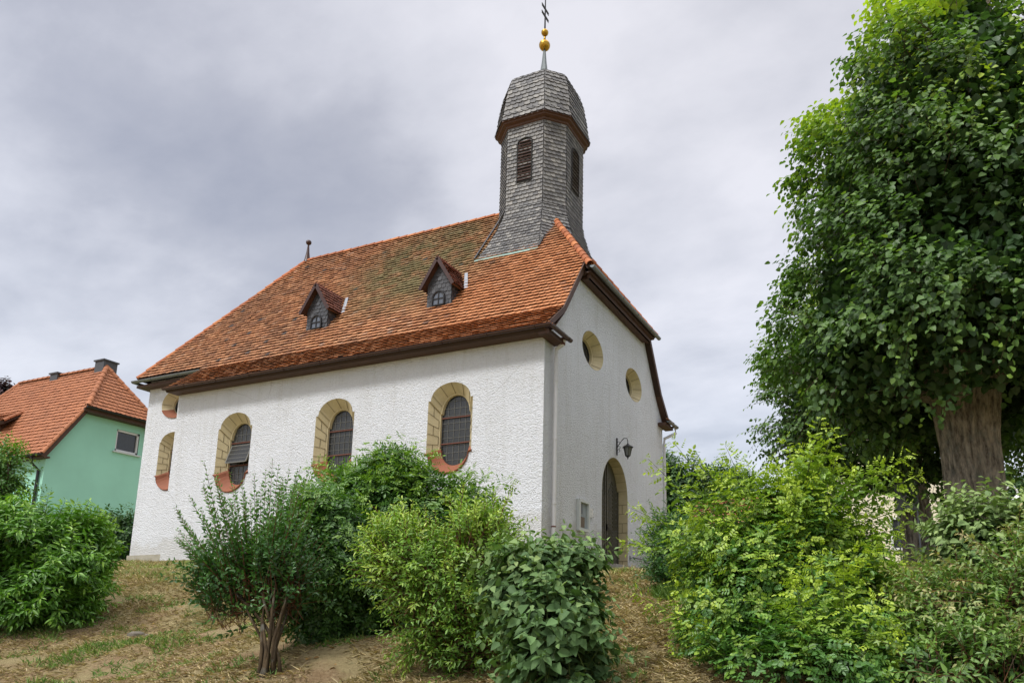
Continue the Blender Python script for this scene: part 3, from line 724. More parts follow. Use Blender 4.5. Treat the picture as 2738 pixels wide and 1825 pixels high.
# ---- dormers
def dormer(cx):
    yf = 1.32; hw0 = .395; zb_ = zmain(1.32)-.04; ze = 7.40; yo = 1.16; za = 8.22; hw1 = .53; zev = 7.38
    ys = lambda z_: YK+(z_-ZK)/SL
    w_ = MB(); zpk = ze+(za-.10-ze)*(hw0/hw1)+.28
    zpk = za-.12; sl = (za-zev)/hw1; zw = za-.09-sl*hw0
    w_.add([(cx-hw0, yf, zb_), (cx+hw0, yf, zb_), (cx+hw0, yf, zw), (cx, yf, za-.09), (cx-hw0, yf, zw)], [(0, 1, 2, 3, 4)])
    for s_ in (-1, 1):
        x_ = cx+s_*hw0; w_.add([(x_, yf, zb_), (x_, ys(zw)+.05, zw), (x_, yf, zw)], [(0, 1, 2)])
    d = w_.build('dormer', M['slate_dark'], church)
    s_ = MB(); tiles(s_, (cx, yf, zb_), (1, 0, 0), (0, -.0001, 1), [(-hw0, 0), (hw0, 0), (hw0, zw-zb_), (0, za-.09-zb_), (-hw0, zw-zb_)], w=.13, g=.12, t=.01, lift=.014)
    # keep slates proud of the front
    s_.v = [(a_, min(b_, yf-.004) if b_ > yf-.002 else b_, c_) for a_, b_, c_ in s_.v]
    for sg in (-1, 1):
        x_ = cx+sg*hw0
        tiles(s_, (x_+sg*.003, yf, zb_), (0, 1, 0), (sg*.0001, 0, 1), [(0, 0), (.02, 0), (ys(zw)-yf, zw-zb_), (0, zw-zb_)], w=.14, g=.12, t=.01, lift=.012)
    s_.v = [(a_, b_, c_) for a_, b_, c_ in s_.v]
    s_.build('slates', M['slate_dark'], d)
    r_ = MB(); t_ = MB(); ybk_a = ys(za)+.03; ybk_e = ys(zev)+.03
    Ls = math.hypot(hw1, za-zev)
    for sg in (-1, 1):
        A = (cx+sg*hw1, yo, zev); B = (cx+sg*hw1, ybk_e, zev); C_ = (cx, ybk_a, za); D_ = (cx, yo, za)
        p = [A, B, C_, D_] if sg == 1 else [D_, C_, B, A]; r_.slab(p, .05)
        tiles(t_, (cx+sg*hw1, yo, zev+.004), (0, 1, 0), (-sg*hw1, 0, za-zev), [(-.02, 0), (ybk_e-yo, 0), (ybk_a-yo, Ls), (-.02, Ls)], w=.16, g=.14)
    rf = r_.build('dormer_roof', M['wood'], d); 
    half_pipe_run(t_, (cx, yo-.02, za+.01), (cx, ybk_a, za+.01), .055, .28, .03)
    t_.build('dormer_tiles', M['tile_dark'], d)
    b_ = MB()
    for sg in (-1, 1): b_.bar((cx+sg*(hw1+.01), yo-.015, zev-.03), (cx, yo-.015, za-.02), .03, .10, up=(-sg*(za-zev), 0, hw1)); 
    b_.build('barge_board', M['brownmetal'], d)
    fl = MB(); fl.bar((cx+hw1-.02, ybk_e+.02, zev+.03), (cx+.28, ys(za-.25)+.14, za-.28), .02, .02)
    x0, x1 = cx+hw1-.10, cx+hw1+.02
    fl.slab([(cx+hw1+.0, ys(zev)-.02, zev+.05), (cx+hw1+.10, ys(zev)+.02, zev+.08), (cx+.30, ys(za)-.1, za-.03), (cx+.20, ys(za)-.1, za-.03)], .015)
    fl.build('lead_flashing', M['lead'], d)
    wn = MB(); zw0 = zb_+.10; ol = [(cx+.185, zw0), (cx+.185, zw0+.22)]+[(cx+.185*math.cos(math.pi*k/10), zw0+.22+.185*math.sin(math.pi*k/10)) for k in range(1, 10)]+[(cx-.185, zw0+.22), (cx-.185, zw0)]
    pts = [(a_, yf-.045, c_) for a_, c_ in ol]
    wn.tube(pts+[pts[0]], .028, 6); wn.bar((cx, yf-.04, zw0), (cx, yf-.04, zw0+.40), .028); wn.bar((cx-.18, yf-.04, zw0+.19), (cx+.18, yf-.04, zw0+.19), .028)
    wi = wn.build('dormer_window', M['iron'], d)
    return d, ol, yf
for cx_ in (-8.26, -3.94):
    d, ol, yf = dormer(cx_)
    g = MB(); g.add([(a_, yf-.032, c_) for a_, c_ in ol], [tuple(range(len(ol)))]); g.build('pane', M['dglass'], d)
    s = MB(); s.slab([(cx_-.42, 1.14, zmain(1.14)+.035), (cx_+.42, 1.14, zmain(1.14)+.035), (cx_+.42, 1.33, zmain(1.33)+.03), (cx_-.42, 1.33, zmain(1.33)+.03)], .02); s.build('dormer_sill', M['rust'], d)

# ---- ridge tower
TX, TY = -2.47, RY; TA, TCH = 1.13, .513
def octo(s_, c=None):
    a_ = TA*s_; c_ = (TCH*s_ if c is None else c); b_ = a_-c_
    return [(-b_, -a_), (b_, -a_), (a_, -b_), (a_, b_), (b_, a_), (-b_, a_), (-a_, b_), (-a_, -b_)]
def ringat(o_, z_): return [Vector((TX+p[0], TY+p[1], z_)) for p in o_]
topz = 13.50; sk = 10.5
foot = [(-1.24, -1.76), (.85, -1.76), (1.75, -.75), (1.75, .75), (.85, 1.76), (-1.24, 1.76), (-1.62, 1.30), (-1.62, -1.30)]
base = octo(1)
def lerp_ring(f): return [(b_[0]+(t_[0]-b_[0])*f, b_[1]+(t_[1]-b_[1])*f) for b_, t_ in zip(base, foot)]
rings = [(lerp_ring(1.0), 8.72), (lerp_ring(.62), 9.25), (lerp_ring(.28), 9.85), (lerp_ring(.08), 10.30), (base, 10.62), (base, topz)]
tb = MB(); ts = MB()
def panel(A, B, C_, D_, w=.155, g=.125, lift=.034, skew=1.):    # quad bottom A-B, top D-C
    A, B, C_, D_ = map(Vector, (A, B, C_, D_)); U = (B-A).normalized(); Nn = U.cross((D_+C_)/2-(A+B)/2).normalized()
    Vv = Nn.cross(U).normalized(); f = lambda p: ((p-A).dot(U), (p-A).dot(Vv))
    pl = [f(A), f(B), f(C_), f(D_)]
    n0 = len(ts.v); tiles(ts, A, U, Vv, pl, w=w, g=g, t=.008, lift=lift, skew=skew, jit=.004)
    # make sure slates sit outside
    cen = Vector((TX, TY, A.z)); 
    Nt = U.cross(Vv); Nt = -Nt if (Nt.z < 0 and abs(Nt.z) > .02) else Nt
    if Nt.dot(A-cen) < 0:
        for i_ in range(n0, len(ts.v)):
            p = Vector(ts.v[i_]); h = (p-A).dot(Nt); ts.v[i_] = tuple(p-2*h*Nt)
for (ra, za), (rb, zb_) in zip(rings, rings[1:]):
    a_, b_ = ringat(ra, za), ringat(rb, zb_)
    for k in range(8):
        j = (k+1) % 8; tb.quad(a_[k], a_[j], b_[j], b_[k]); panel(a_[k], a_[j], b_[j], b_[k])
shaft = tb.build('belfry', M['slate_dark'], church)
ts.build('belfry_slates', M['slate'], shaft)
cb = MB(); cp = [(1.0, 13.34), (1.04, 13.37), (1.05, 13.42), (1.13, 13.46), (1.14, 13.50), (1.18, 13.51), (1.18, 13.555)]
for (sa, za), (sb_, zb_) in zip(cp, cp[1:]):
    a_, b_ = ringat(octo(sa), za), ringat(octo(sb_), zb_)
    for k in range(8): j = (k+1) % 8; cb.quad(a_[k], a_[j], b_[j], b_[k])
cb.build('cornice', M['wood'], shaft)
dome_prof = [(1.335, 13.53), (1.28, 13.75), (1.235, 14.2), (1.14, 14.78), (1.03, 15.16), (.78, 15.38), (.50, 15.57), (.25, 15.72), (.13, 15.82), (.115, 15.98)]
dome_prof = [(r_/TA, z_) for r_, z_ in dome_prof]
ts = MB(); dm = MB()
for (sa, za), (sb_, zb_) in zip(dome_prof, dome_prof[1:]):
    a_, b_ = ringat(octo(sa), za), ringat(octo(sb_), zb_)
    for k in range(8):
        j = (k+1) % 8; dm.quad(a_[k], a_[j], b_[j], b_[k])
        if sb_ > .12: panel(a_[k], a_[j], b_[j], b_[k], w=.20, g=.165)
dome = dm.build('dome', M['slate_dark'], church); ts.build('dome_slates', M['slate'], dome)
spn = MB(); spn.lathe((TX, TY, 0), [(.20, 15.78), (.13, 15.98), (.125, 16.10), (.085, 16.4), (.045, 16.86), (0, 16.9)], 8); spire = spn.build('spire', M['zinc'], church)
def ball(mb_, c, r_, n=16): mb_.lathe(c, [(r_*math.cos(t_), r_*math.sin(t_)) for t_ in [-math.pi/2+math.pi*k/12 for k in range(13)]], n)
for z_, r_ in ((17.06, .185), (17.55, .12)):
    bb = MB(); ball(bb, (TX, TY, z_), r_, 20)
    if r_ > .15: bb.tube([(TX, TY, 17.2), (TX, TY, 17.46)], .035, 8)
    bb.build('golden_ball', M['gold'], spire, smooth=True)
cr_ = MB(); cr_.tube([(TX, TY, 16.8), (TX, TY, 17.0)], .03, 8); cr_.tube([(TX, TY, 17.62), (TX, TY, 19.15)], [.03, .016], 6)
for z_, l_ in ((18.48, .25), (18.20, .25)):
    cr_.bar((TX, TY-l_, z_), (TX, TY+l_, z_), .02, .05); cr_.bar((TX, TY-l_, z_-.07), (TX, TY+l_, z_-.07), .015, .02)
cr_.build('cross', M['iron'], spire)
# louvred openings on the four wide faces
def louvre(dirx, diry):
    z0_, z1_, hw = 11.42, 12.72, .25
    nx_, ny_ = dirx, diry; tx, ty = -diry, dirx
    P_ = lambda u_, z_, o_: (TX+nx_*(TA+o_)+tx*u_, TY+ny_*(TA+o_)+ty*u_, z_)
    ol = [(hw, z0_), (hw, z1_)]+[(hw*math.cos(math.pi*k/8), z1_+.17*math.sin(math.pi*k/8)) for k in range(1, 8)]+[(-hw, z1_), (-hw, z0_)]
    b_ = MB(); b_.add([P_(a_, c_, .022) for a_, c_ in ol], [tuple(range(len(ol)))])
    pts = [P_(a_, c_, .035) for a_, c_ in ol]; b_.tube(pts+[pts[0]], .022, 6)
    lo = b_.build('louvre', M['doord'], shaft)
    s_ = MB(); z_ = z0_+.05
    while z_ < z1_+.10:
        w_ = hw-.02 if z_ < z1_ else hw*.75
        s_.slab([P_(-w_, z_, .06), P_(w_, z_, .06), P_(w_, z_+.055, .026), P_(-w_, z_+.055, .026)], .010); z_ += .098
    s_.build('louvre_slats', M['brownmetal'], shaft)
for d_ in ((0, -1), (1, 0), (0, 1), (-1, 0)): louvre(*d_)
ft = MB(); ft.bar((TX-1.24, TY-1.80, zmain(TY-1.80)+.06), (TX+.85, TY-1.80, zmain(TY-1.80)+.06), .10, .02, up=(0, -SL, 1))
ft.build('copper_flashing', M['copper'], shaft)
# lead edges where the skirt meets the tiles
le = MB()
for p, q in (((TX-1.26, TY-1.76, 8.84), (TX-1.30, TY-.2, 11.05)), ((TX+.87, TY-1.76, 8.84), (TX+.80, TY-.80, 10.16))):
    le.bar(p, q, .05, .05)
le.build('lead_edge', M['iron'], shaft)

# ---- things on the gable
lt = thing('wall_lantern', (0, 4.58, 3.3), 'black wrought iron lantern on a scrolled bracket above the church door', 'lantern')
b_ = MB(); b_.box((0.003, 4.55, 3.03), (.03, 4.61, 3.52)); pts = [(.03, 4.58, 3.30)]
pts = [(.03, 4.58, 3.28), (.09, 4.58, 3.34), (.15, 4.58, 3.43), (.23, 4.58, 3.50), (.31, 4.58, 3.49), (.34, 4.58, 3.42), (.34, 4.58, 3.34)]
b_.tube(pts, .011, 6)
for zc, r_ in ((3.24, .045), (3.15, .04), (3.38, .04)):
    b_.tube([(.03+r_+r_*math.cos(t_)*(1-.1*k/3), 4.58, zc+r_*math.sin(t_)*(1-.1*k/3)) for k, t_ in enumerate([math.pi-k*math.pi/5 for k in range(9)])], .008, 5)
b_.build('bracket', M['iron'], lt)
c = (.34, 4.58, 0); h_ = MB()
h_.lathe(c, [(.0, 3.35), (.02, 3.34), (.05, 3.30), (.16, 3.235), (.17, 3.22), (.13, 3.215)], 6); h_.lathe(c, [(.05, 2.99), (.075, 2.98), (.05, 2.955), (.015, 2.93), (.02, 2.90), (0, 2.88)], 6)
for k in range(6):
    a_ = 2*math.pi*k/6; h_.bar((c[0]+.125*math.cos(a_), c[1]+.125*math.sin(a_), 3.22), (c[0]+.07*math.cos(a_), c[1]+.07*math.sin(a_), 2.98), .014)
h_.build('lamp_housing', M['iron'], lt)
gl = NT('lamp_glass'); gl.set(.1, 0, .5); gl.color((.35, .36, .34)); gl.b.inputs['Transmission Weight'].default_value = .6
h_ = MB(); h_.lathe(c, [(.065, 2.985), (.115, 3.215)], 6); h_.build('lamp_glass', gl.m, lt)
nb = thing('notice_board', (0.03, 2.19, .98), 'pale grey framed glass notice case fixed to the gable wall left of the door', 'notice board')
b_ = MB(); y0, y1, z0, z1 = 1.86, 2.49, .60, 1.38
for a1, a2 in (((0.004, y0, z0), (.09, y0+.07, z1)), ((0.004, y1-.07, z0), (.09, y1, z1)), ((0.004, y0+.07, z0), (.09, y1-.07, z0+.07)), ((0.004, y0+.07, z1-.07), (.09, y1-.07, z1))): b_.box(a1, a2)
b_.build('frame', M['greyframe'], nb)
b_ = MB(); b_.quad((.03, y0+.07, z0+.07), (.03, y1-.07, z0+.07), (.03, y1-.07, z1-.07), (.03, y0+.07, z1-.07)); b_.build('back_panel', M['paper'], nb)
pm_ = plain('poster_photo', (.12, .085, .055), .5, var=.6, scale=14); pc_ = plain('poster_grey', (.10, .12, .15), .4, var=.5, scale=10)
for (q0, q1, q2, q3, mm) in ((y0+.09, y1-.2, .70, .96, pm_), (y0+.10, y0+.30, 1.03, 1.27, pc_)):
    b_ = MB(); b_.box((.032, q0, q2), (.036, q1, q3)); b_.build('poster', mm, nb)
lp = thing('wall_plaque', (0.03, 2.68, 1.13), 'small clear glass plaque on the wall between notice case and door', 'plaque')
b_ = MB(); b_.box((.03, 2.55, 1.02), (.036, 2.83, 1.25)); b_.build('plate', M['whiteframe'], lp)
b_ = MB()
for yy, zz_ in ((2.565, 1.035), (2.815, 1.035), (2.565, 1.235), (2.815, 1.235)): b_.tube([(0.004, yy, zz_), (.045, yy, zz_)], .010, 6)
b_.build('fixing', M['iron'], lp)
b_ = MB(); b_.box((.0365, 2.60, 1.05), (.038, 2.66, 1.11)); b_.box((.0365, 2.70, 1.05), (.038, 2.78, 1.09)); b_.box((.0365, 2.64, 1.13), (.038, 2.76, 1.20)); b_.build('print', M['greyframe'], lp)
for zz_, lb in ((.62, 'upper grey handrail along the gable wall right of the door'), (.23, 'lower grey handrail along the gable wall right of the door')):
    hr = thing('handrail', (.1, 5.6, zz_), lb, 'handrail', 'handrails right of the church door')
    b_ = MB(); b_.tube([(.10, 5.62, zz_), (.10, 8.3, zz_+.02)], .022, 8); b_.build('rail', M['steel'], hr)
    for yy in (5.62, 8.2):
        b_ = MB(); b_.tube([(0.004, yy, zz_-.03), (.10, yy, zz_)], .014, 6); b_.box((.003, yy-.035, zz_-.08), (.012, yy+.035, zz_+.05)); b_.build('bracket', M['steel'], hr)

# ------------------------------------------------------------------ mint green house beyond the chancel
gh = thing('green_house', (-33, 8.7, 0), 'mint green rendered house with orange tiled half hipped roof left of the church', 'house')
GXE = -28.0; gy0, gy1 = 5.75, 11.65; gz = 5.9; gxl = -39
b_ = MB(); rsl = 1.58; ridge_y, ridge_z = 8.70, 10.88; ey = 5.35; ez = ridge_z-rsl*(ridge_y-ey); 
kz = 8.15; ky = ridge_y-(ridge_z-kz)/rsl
holes = [[(8.80, 6.48), (9.98, 6.48), (9.98, 7.55), (8.80, 7.55)]]
zr = lambda y_: ridge_z-rsl*abs(y_-ridge_y)-.16
holed(b_, [(gy0, -1), (gy1, -1), (gy1, zr(gy1)), (mir(ky)-2*RY+2*ridge_y if False else 2*ridge_y-ky, kz-.12), (ky, kz-.12), (gy0, zr(gy0))], holes, lambda a1, c1: (GXE, a1, c1))
holed(b_, [(gxl, -1), (GXE, -1), (GXE, zr(gy0)), (gxl, zr(gy0))], [[(-31.6, 2.9), (-30.1, 2.9), (-30.1, 4.3), (-31.6, 4.3)]], lambda a1, c1: (a1, gy0, c1))
b_.quad((gxl, gy0, -1), (gxl, gy1, -1), (gxl, gy1, zr(gy1)), (gxl, gy0, zr(gy0))); b_.quad((gxl, gy1, -1), (GXE, gy1, -1), (GXE, gy1, zr(gy1)), (gxl, gy1, zr(gy1)))
b_.build('wall', M['mint'], gh)
s_ = MB(); t_ = MB(); XE = -27.65; xr_ = -29.3; xle = -39.3; xlr = -36.4
l_ = math.hypot(1, rsl); vv = lambda y_: (y_-ey)*l_
for sd_ in (1, -1):
    my = (lambda y_: y_) if sd_ == 1 else (lambda y_: 2*ridge_y-y_)
    poly = [(xle, 0), (XE, 0), (XE, vv(ky)), (xr_, vv(ridge_y)), (xlr, vv(ridge_y))]
    tiles(t_, (0, my(ey), ez), (1, 0, 0), (0, sd_, rsl), poly, w=.24, g=.24, t=.015, lift=.05)
    pts = [(u_, my(ey+v_/l_), ez+rsl*v_/l_-.02) for u_, v_ in poly]; s_.slab(pts if sd_ == 1 else pts[::-1], .12)
hh = ridge_z-kz; dx_ = XE+.25-xr_
tiles(t_, (XE+.25, ridge_y, kz), (0, 1, 0), (-dx_, 0, hh), [(-(ridge_y-ky)-.12, 0), ((ridge_y-ky)+.12, 0), (0, math.hypot(hh, dx_))], w=.24, g=.24, t=.015, lift=.05)
s_.slab([(XE+.25, ky-.12, kz-.02), (XE+.25, 2*ridge_y-ky+.12, kz-.02), (xr_, ridge_y, ridge_z-.02)], .12)
dxl = xlr-xle; hl_ = ridge_z-ez
tiles(t_, (xle, ridge_y, ez), (0, 1, 0), (dxl, 0, hl_), [(-(ridge_y-ey), 0), (ridge_y-ey, 0), (0, math.hypot(dxl, hl_))], w=.30, g=.33)
s_.slab([(xle, 2*ridge_y-ey, ez-.02), (xle, ey, ez-.02), (xlr, ridge_y, ridge_z-.02)], .1)
half_pipe_run(t_, (XE+.25, ky-.1, kz+.03), (xr_, ridge_y, ridge_z+.04), .12, .36); half_pipe_run(t_, (XE+.25, 2*ridge_y-ky+.1, kz+.03), (xr_, ridge_y, ridge_z+.04), .12, .36)
half_pipe_run(t_, (xr_, ridge_y, ridge_z+.03), (xlr, ridge_y, ridge_z+.03), .12, .4); half_pipe_run(t_, (XE, ey, ez+.02), (XE, ky, kz+.02), .09, .36)
half_pipe_run(t_, (xle, ey, ez+.02), (xlr, ridge_y, ridge_z+.02), .12, .4)
gr_ = s_.build('roof', M['under'], gh); t_.build('roof_tiles', M['tile_house'], gr_)
def house_window(yf_, z0_, z1_, y0_, y1_, axis='x'):
    P_ = (lambda a1, c1, o_: (GXE-.12+o_, a1, c1)) if axis == 'x' else (lambda a1, c1, o_: (a1, gy0+.12-o_, c1))
    q = MB(); q.quad(P_(y0_, z0_, 0), P_(y1_, z0_, 0), P_(y1_, z1_, 0), P_(y0_, z1_, 0)); wf = MB()
    for (a1, c1, a2, c2) in ((y0_+.04, z0_, y0_+.04, z1_), (y1_-.04, z0_, y1_-.04, z1_), (y0_, z0_+.04, y1_, z0_+.04), (y0_, z1_-.04, y1_, z1_-.04)): wf.bar(P_(a1, c1, .03), P_(a2, c2, .03), .09, .09, up=(0, 0, 1) if a1 != a2 else (1, 0, 0))
    w_ = wf.build('window', M['whiteframe'], gh); q.build('pane', M['glass'], w_)
    s2 = MB(); s2.bar(P_(y0_-.12, z0_-.06, .17), P_(y1_+.12, z0_-.06, .17), .12, .07); s2.build('sill', M['greyframe'], w_)
house_window(0, 6.48, 7.55, 8.80, 9.98); house_window(0, 2.9, 4.3, -31.6, -30.1, 'y')
s2 = MB(); s2.bar((GXE+.05, 10.9, 6.42), (GXE+.05, 12.0, 6.42), .12, .07); s2.build('sill', M['greyframe'], gh)
f_ = MB()
f_.bar((XE-.02, ey+.05, ez-.12), (XE-.02, ky+.02, kz-.12), .05, .26, up=(0, -rsl, 1)); f_.bar((XE-.02, 2*ridge_y-ey-.05, ez-.12), (XE-.02, 2*ridge_y-ky-.02, kz-.12), .05, .26, up=(0, rsl, 1))
f_.box((XE+.05, ky-.15, kz-.24), (XE+.14, 2*ridge_y-ky+.15, kz-.08)); f_.slab([(GXE, ky-.1, kz-.2), (XE+.1, ky-.1, kz-.2), (XE+.1, 2*ridge_y-ky+.1, kz-.2), (GXE, 2*ridge_y-ky+.1, kz-.2)], .03)
f_.box((gxl, ey+.1, ez-.16), (XE-.05, gy0, ez-.08)); f_.build_split('eaves_board', M['wood'], gh)
f_ = MB(); f_.gutter((xle, ey-.08, ez-.02), (XE+.02, ey-.08, ez-.02), .08); f_.build('gutter', M['iron'], gh); f_ = MB(); f_.gutter((XE+.32, ky-.15, kz-.03), (XE+.32, 2*ridge_y-ky+.15, kz-.03), .07); f_.build('gutter', M['iron'], gh)
f_ = MB(); f_.tube([(GXE-.28, ey-.05, ez-.08), (GXE-.28, ey, ez-.4), (GXE-.28, gy0-.08, ez-.65), (GXE-.28, gy0-.08, 0)], .06, 8); f_.build('downpipe', M['iron'], gh)
for (x_, dx_, hh_) in ((-29.6, .34, .42), (-33.2, .30, .12)):
    f_ = MB(); f_.box((x_-dx_, 8.5, 10.2), (x_+dx_, 9.2, ridge_z+hh_*.75)); f_.box((x_-dx_-.06, 8.44, ridge_z+hh_*.75), (x_+dx_+.06, 9.26, ridge_z+hh_*.75+.07)); ch = f_.build('chimney', M['slate_dark'], gh)
# dormer on the long slope
f_ = MB(); f_.box((-38.3, 6.4, 7.1), (-33.1, 8.2, 8.0)); hd = f_.build('dormer', M['wood'], gh)
t_ = MB(); tiles(t_, (0, 6.1, 7.75), (1, 0, 0), (0, 1.9, 1.35), [(-38.6, 0), (-32.4, 0), (-33.3, 2.4), (-38.6, 2.4)], w=.24, g=.24, t=.015, lift=.05); t_.build('dormer_tiles', M['tile_house'], hd)
f_ = MB(); f_.slab([(-38.6, 6.08, 7.72), (-32.38, 6.08, 7.72), (-33.25, 8.06, 9.10), (-38.6, 8.06, 9.10)], .14); f_.build('dormer_roof', M['under'], hd)
f_ = MB(); half_pipe_run(f_, (-32.4, 6.08, 7.78), (-33.3, 8.0, 9.12), .09, .36); f_.build('verge_tiles', M['tile_house'], hd)

# ------------------------------------------------------------------ houses to the right, beyond the lindens
def simple_house(name, label, c, yawd, Lx, Wy, zg, ze, zr_, wallm, tilem, wins_=(), w=.3, g=.34, chimney=False):
    r_ = thing(name, c, label, 'house'); OFF[r_] = (0, 0, 0); r_.rotation_euler = (0, 0, R(yawd))
    b_ = MB(); hx_, hy = Lx/2, Wy/2
    b_.add([(-hx_, -hy, zg), (hx_, -hy, zg), (hx_, hy, zg), (-hx_, hy, zg), (-hx_, -hy, ze), (hx_, -hy, ze), (hx_, hy, ze), (-hx_, hy, ze), (-hx_, 0, zr_-.15), (hx_, 0, zr_-.15)],
           [(0, 1, 5, 4), (2, 3, 7, 6), (1, 2, 6, 9, 5), (3, 0, 4, 8, 7)])
    b_.build('wall', wallm, r_)
    sl_ = (zr_-ze)/hy; s_ = MB(); t_ = MB(); o_ = .35; l2 = math.hypot(hy+o_, sl_*(hy+o_))
    for sg in (1, -1):
        pts = [(-hx_-o_, -sg*(hy+o_), ze-sl_*o_), (hx_+o_, -sg*(hy+o_), ze-sl_*o_), (hx_+o_, 0, zr_), (-hx_-o_, 0, zr_)]
        s_.slab(pts if sg == 1 else pts[::-1], .15)
        tiles(t_, (0, -sg*(hy+o_), ze-sl_*o_+.02), (1, 0, 0), (0, sg, sl_), [(-hx_-o_, 0), (hx_+o_, 0), (hx_+o_, l2), (-hx_-o_, l2)], w=w, g=g)
    half_pipe_run(t_, (-hx_-o_, 0, zr_+.03), (hx_+o_, 0, zr_+.03), .12, .4)
    rf = s_.build('roof', M['wood'], r_); t_.build('roof_tiles', tilem, rf)
    if chimney: f_ = MB(); f_.box((-.35, .3, zr_-1), (.35, .9, zr_+.6)); f_.build('chimney', M['terra'], r_)
    for (face, a1, z1_, w1, h1) in wins_:
        q = MB(); f_ = MB()
        if face == 'e': P_ = lambda u_, z_, o_: (hx_+o_, u_, z_)
        elif face == 'w': P_ = lambda u_, z_, o_: (-hx_-o_, u_, z_)
        else: P_ = lambda u_, z_, o_: (u_, -hy-o_, z_)
        q.quad(P_(a1-w1/2, z1_, .01), P_(a1+w1/2, z1_, .01), P_(a1+w1/2, z1_+h1, .01), P_(a1-w1/2, z1_+h1, .01))
        for (u1, v1, u2, v2) in ((a1-w1/2, z1_, a1-w1/2, z1_+h1), (a1+w1/2, z1_, a1+w1/2, z1_+h1), (a1-w1/2, z1_, a1+w1/2, z1_), (a1-w1/2, z1_+h1, a1+w1/2, z1_+h1), (a1, z1_, a1, z1_+h1)): f_.bar(P_(u1, v1, .03), P_(u2, v2, .03), .09)
        w_ = f_.build('window', M['whiteframe'], r_); q.build('pane', M['glass'], w_)
    return r_
simple_house('cream_house', 'cream rendered house glimpsed through the leaves below the lindens', (6.3, 17.5, 0), 90, 6.8, 5.9, -1, 3.3, 6.4, M['cream'], M['tile_far'], [('w', 1.9, 1.5, .9, 1.1), ('w', -1.0, 1.0, .9, 1.1)])
simple_house('outbuilding', 'low building with bright orange tiled roof behind the dog rose', (1.9, 13.8, 0), 0, 3.4, 4.6, -1, 1.5, 3.0, M['cream'], M['tile_house'], [('s', 0, .3, .8, .9)])
simple_house('distant_house', 'distant house with brown roof at the right edge beyond the trunk', (18.5, 33, 0), 0, 13, 9, -1, 3.6, 6.2, M['cream'], M['tile_far'], [('s', -4, 1, 1.1, 1.3), ('s', -1, 1, 1.1, 1.3)])

# street lamp at the right edge
sl_ = thing('street_lamp', (10.55, 12, -.8), 'grey street lamp with a curved arm at the right edge', 'street lamp')
b_ = MB(); b_.tube([(10.25, 12, -.9), (10.25, 12, 2.3), (10.29, 12, 2.55), (10.42, 12, 2.68), (10.56, 12, 2.66), (10.64, 12, 2.55), (10.66, 12, 2.4)], .03, 8); b_.build('pole', M['pipe'], sl_)
b_ = MB(); b_.lathe((10.66, 12, 0), [(.03, 2.42), (.09, 2.38), (.22, 2.24), (.22, 2.20), (.0, 2.16)], 14); b_.build('lamp_head', M['whiteframe'], sl_, smooth=True)
# display box on metal legs in front of the second linden
bx = thing('display_box', (7.45, 1.4, -.8), 'small grey metal box with a pitched lid on thin legs by the second linden', 'display box')
z0_ = .62; cxb, cyb = 7.42, 1.4
b_ = MB(); b_.box((cxb-.22, cyb-.14, z0_), (cxb+.22, cyb+.14, z0_+.50)); b_.build('box', M['steel'], bx)
b_ = MB(); b_.slab([(cxb-.27, cyb-.18, z0_+.50), (cxb, cyb-.18, z0_+.66), (cxb, cyb+.18, z0_+.66), (cxb-.27, cyb+.18, z0_+.50)][::-1], .02); b_.slab([(cxb+.27, cyb-.18, z0_+.50), (cxb, cyb-.18, z0_+.66), (cxb, cyb+.18, z0_+.66), (cxb+.27, cyb+.18, z0_+.50)], .02)
b_.add([(cxb-.24, cyb-.14, z0_+.5), (cxb+.24, cyb-.14, z0_+.5), (cxb, cyb-.14, z0_+.65)], [(0, 1, 2)]); b_.build('lid', M['zinc'], bx)
b_ = MB(); b_.tube([(cxb-.03, cyb-.15, z0_+.18), (cxb-.05, cyb-.15, z0_+.25), (cxb, cyb-.15, z0_+.29), (cxb+.05, cyb-.15, z0_+.25), (cxb+.03, cyb-.15, z0_+.18)], .008, 5); b_.build('emblem', M['whiteframe'], bx)
for dx_ in (-.18, .18):
    for dy_ in (-.11, .11): b_ = MB(); b_.tube([(cxb+dx_, cyb+dy_, z0_), (cxb+dx_, cyb+dy_, -1.0)], .016, 6); b_.build('leg', M['steel'], bx)
# railing
rl = thing('railing', (8, 2.6, -.8), 'grey metal railing with bars beside the second linden trunk', 'railing')
b_ = MB(); zg = -.75
for k in range(5): b_.tube([(7.45+.55*k, 2.6+.12*k, zg-.2), (7.45+.55*k, 2.6+.12*k, zg+.95)], .03, 8)
b_.build_split('post', M['steel'], rl)
for h__ in (.92, .62, .30, .12): b_ = MB(); b_.tube([(7.45, 2.6, zg+h__), (9.65, 3.08, zg+h__)], .022 if h__ > .5 else .014, 6); b_.build('rail', M['steel'], rl)
b_ = MB()
for k in range(1, 18): b_.tube([(7.45+.129*k, 2.6+.028*k, zg+.05), (7.45+.129*k, 2.6+.028*k, zg+.6)], .009, 5)
b_.build('bars', M['steel'], rl)
# bench behind the chancel
bn = thing('park_bench', (-17.2, 2.2, 0), 'grey metal framed bench just left of the chancel corner', 'bench')
for nm, a1, a2 in (('seat', (-19.0, 1.9, .42), (-16.4, 2.3, .47)), ('backrest', (-19.0, 2.32, .66), (-16.4, 2.36, .80))):
    b_ = MB(); b_.box(a1, a2); b_.build(nm, M['steel'] if nm == 'seat' else M['greyframe'], bn)
for x_ in (-18.6, -16.8):
    b_ = MB(); b_.tube([(x_, 1.95, -.1), (x_, 1.95, .42)], .025, 6); b_.tube([(x_, 2.25, -.1), (x_, 2.36, .8)], .025, 6); b_.build('leg', M['steel'], bn)

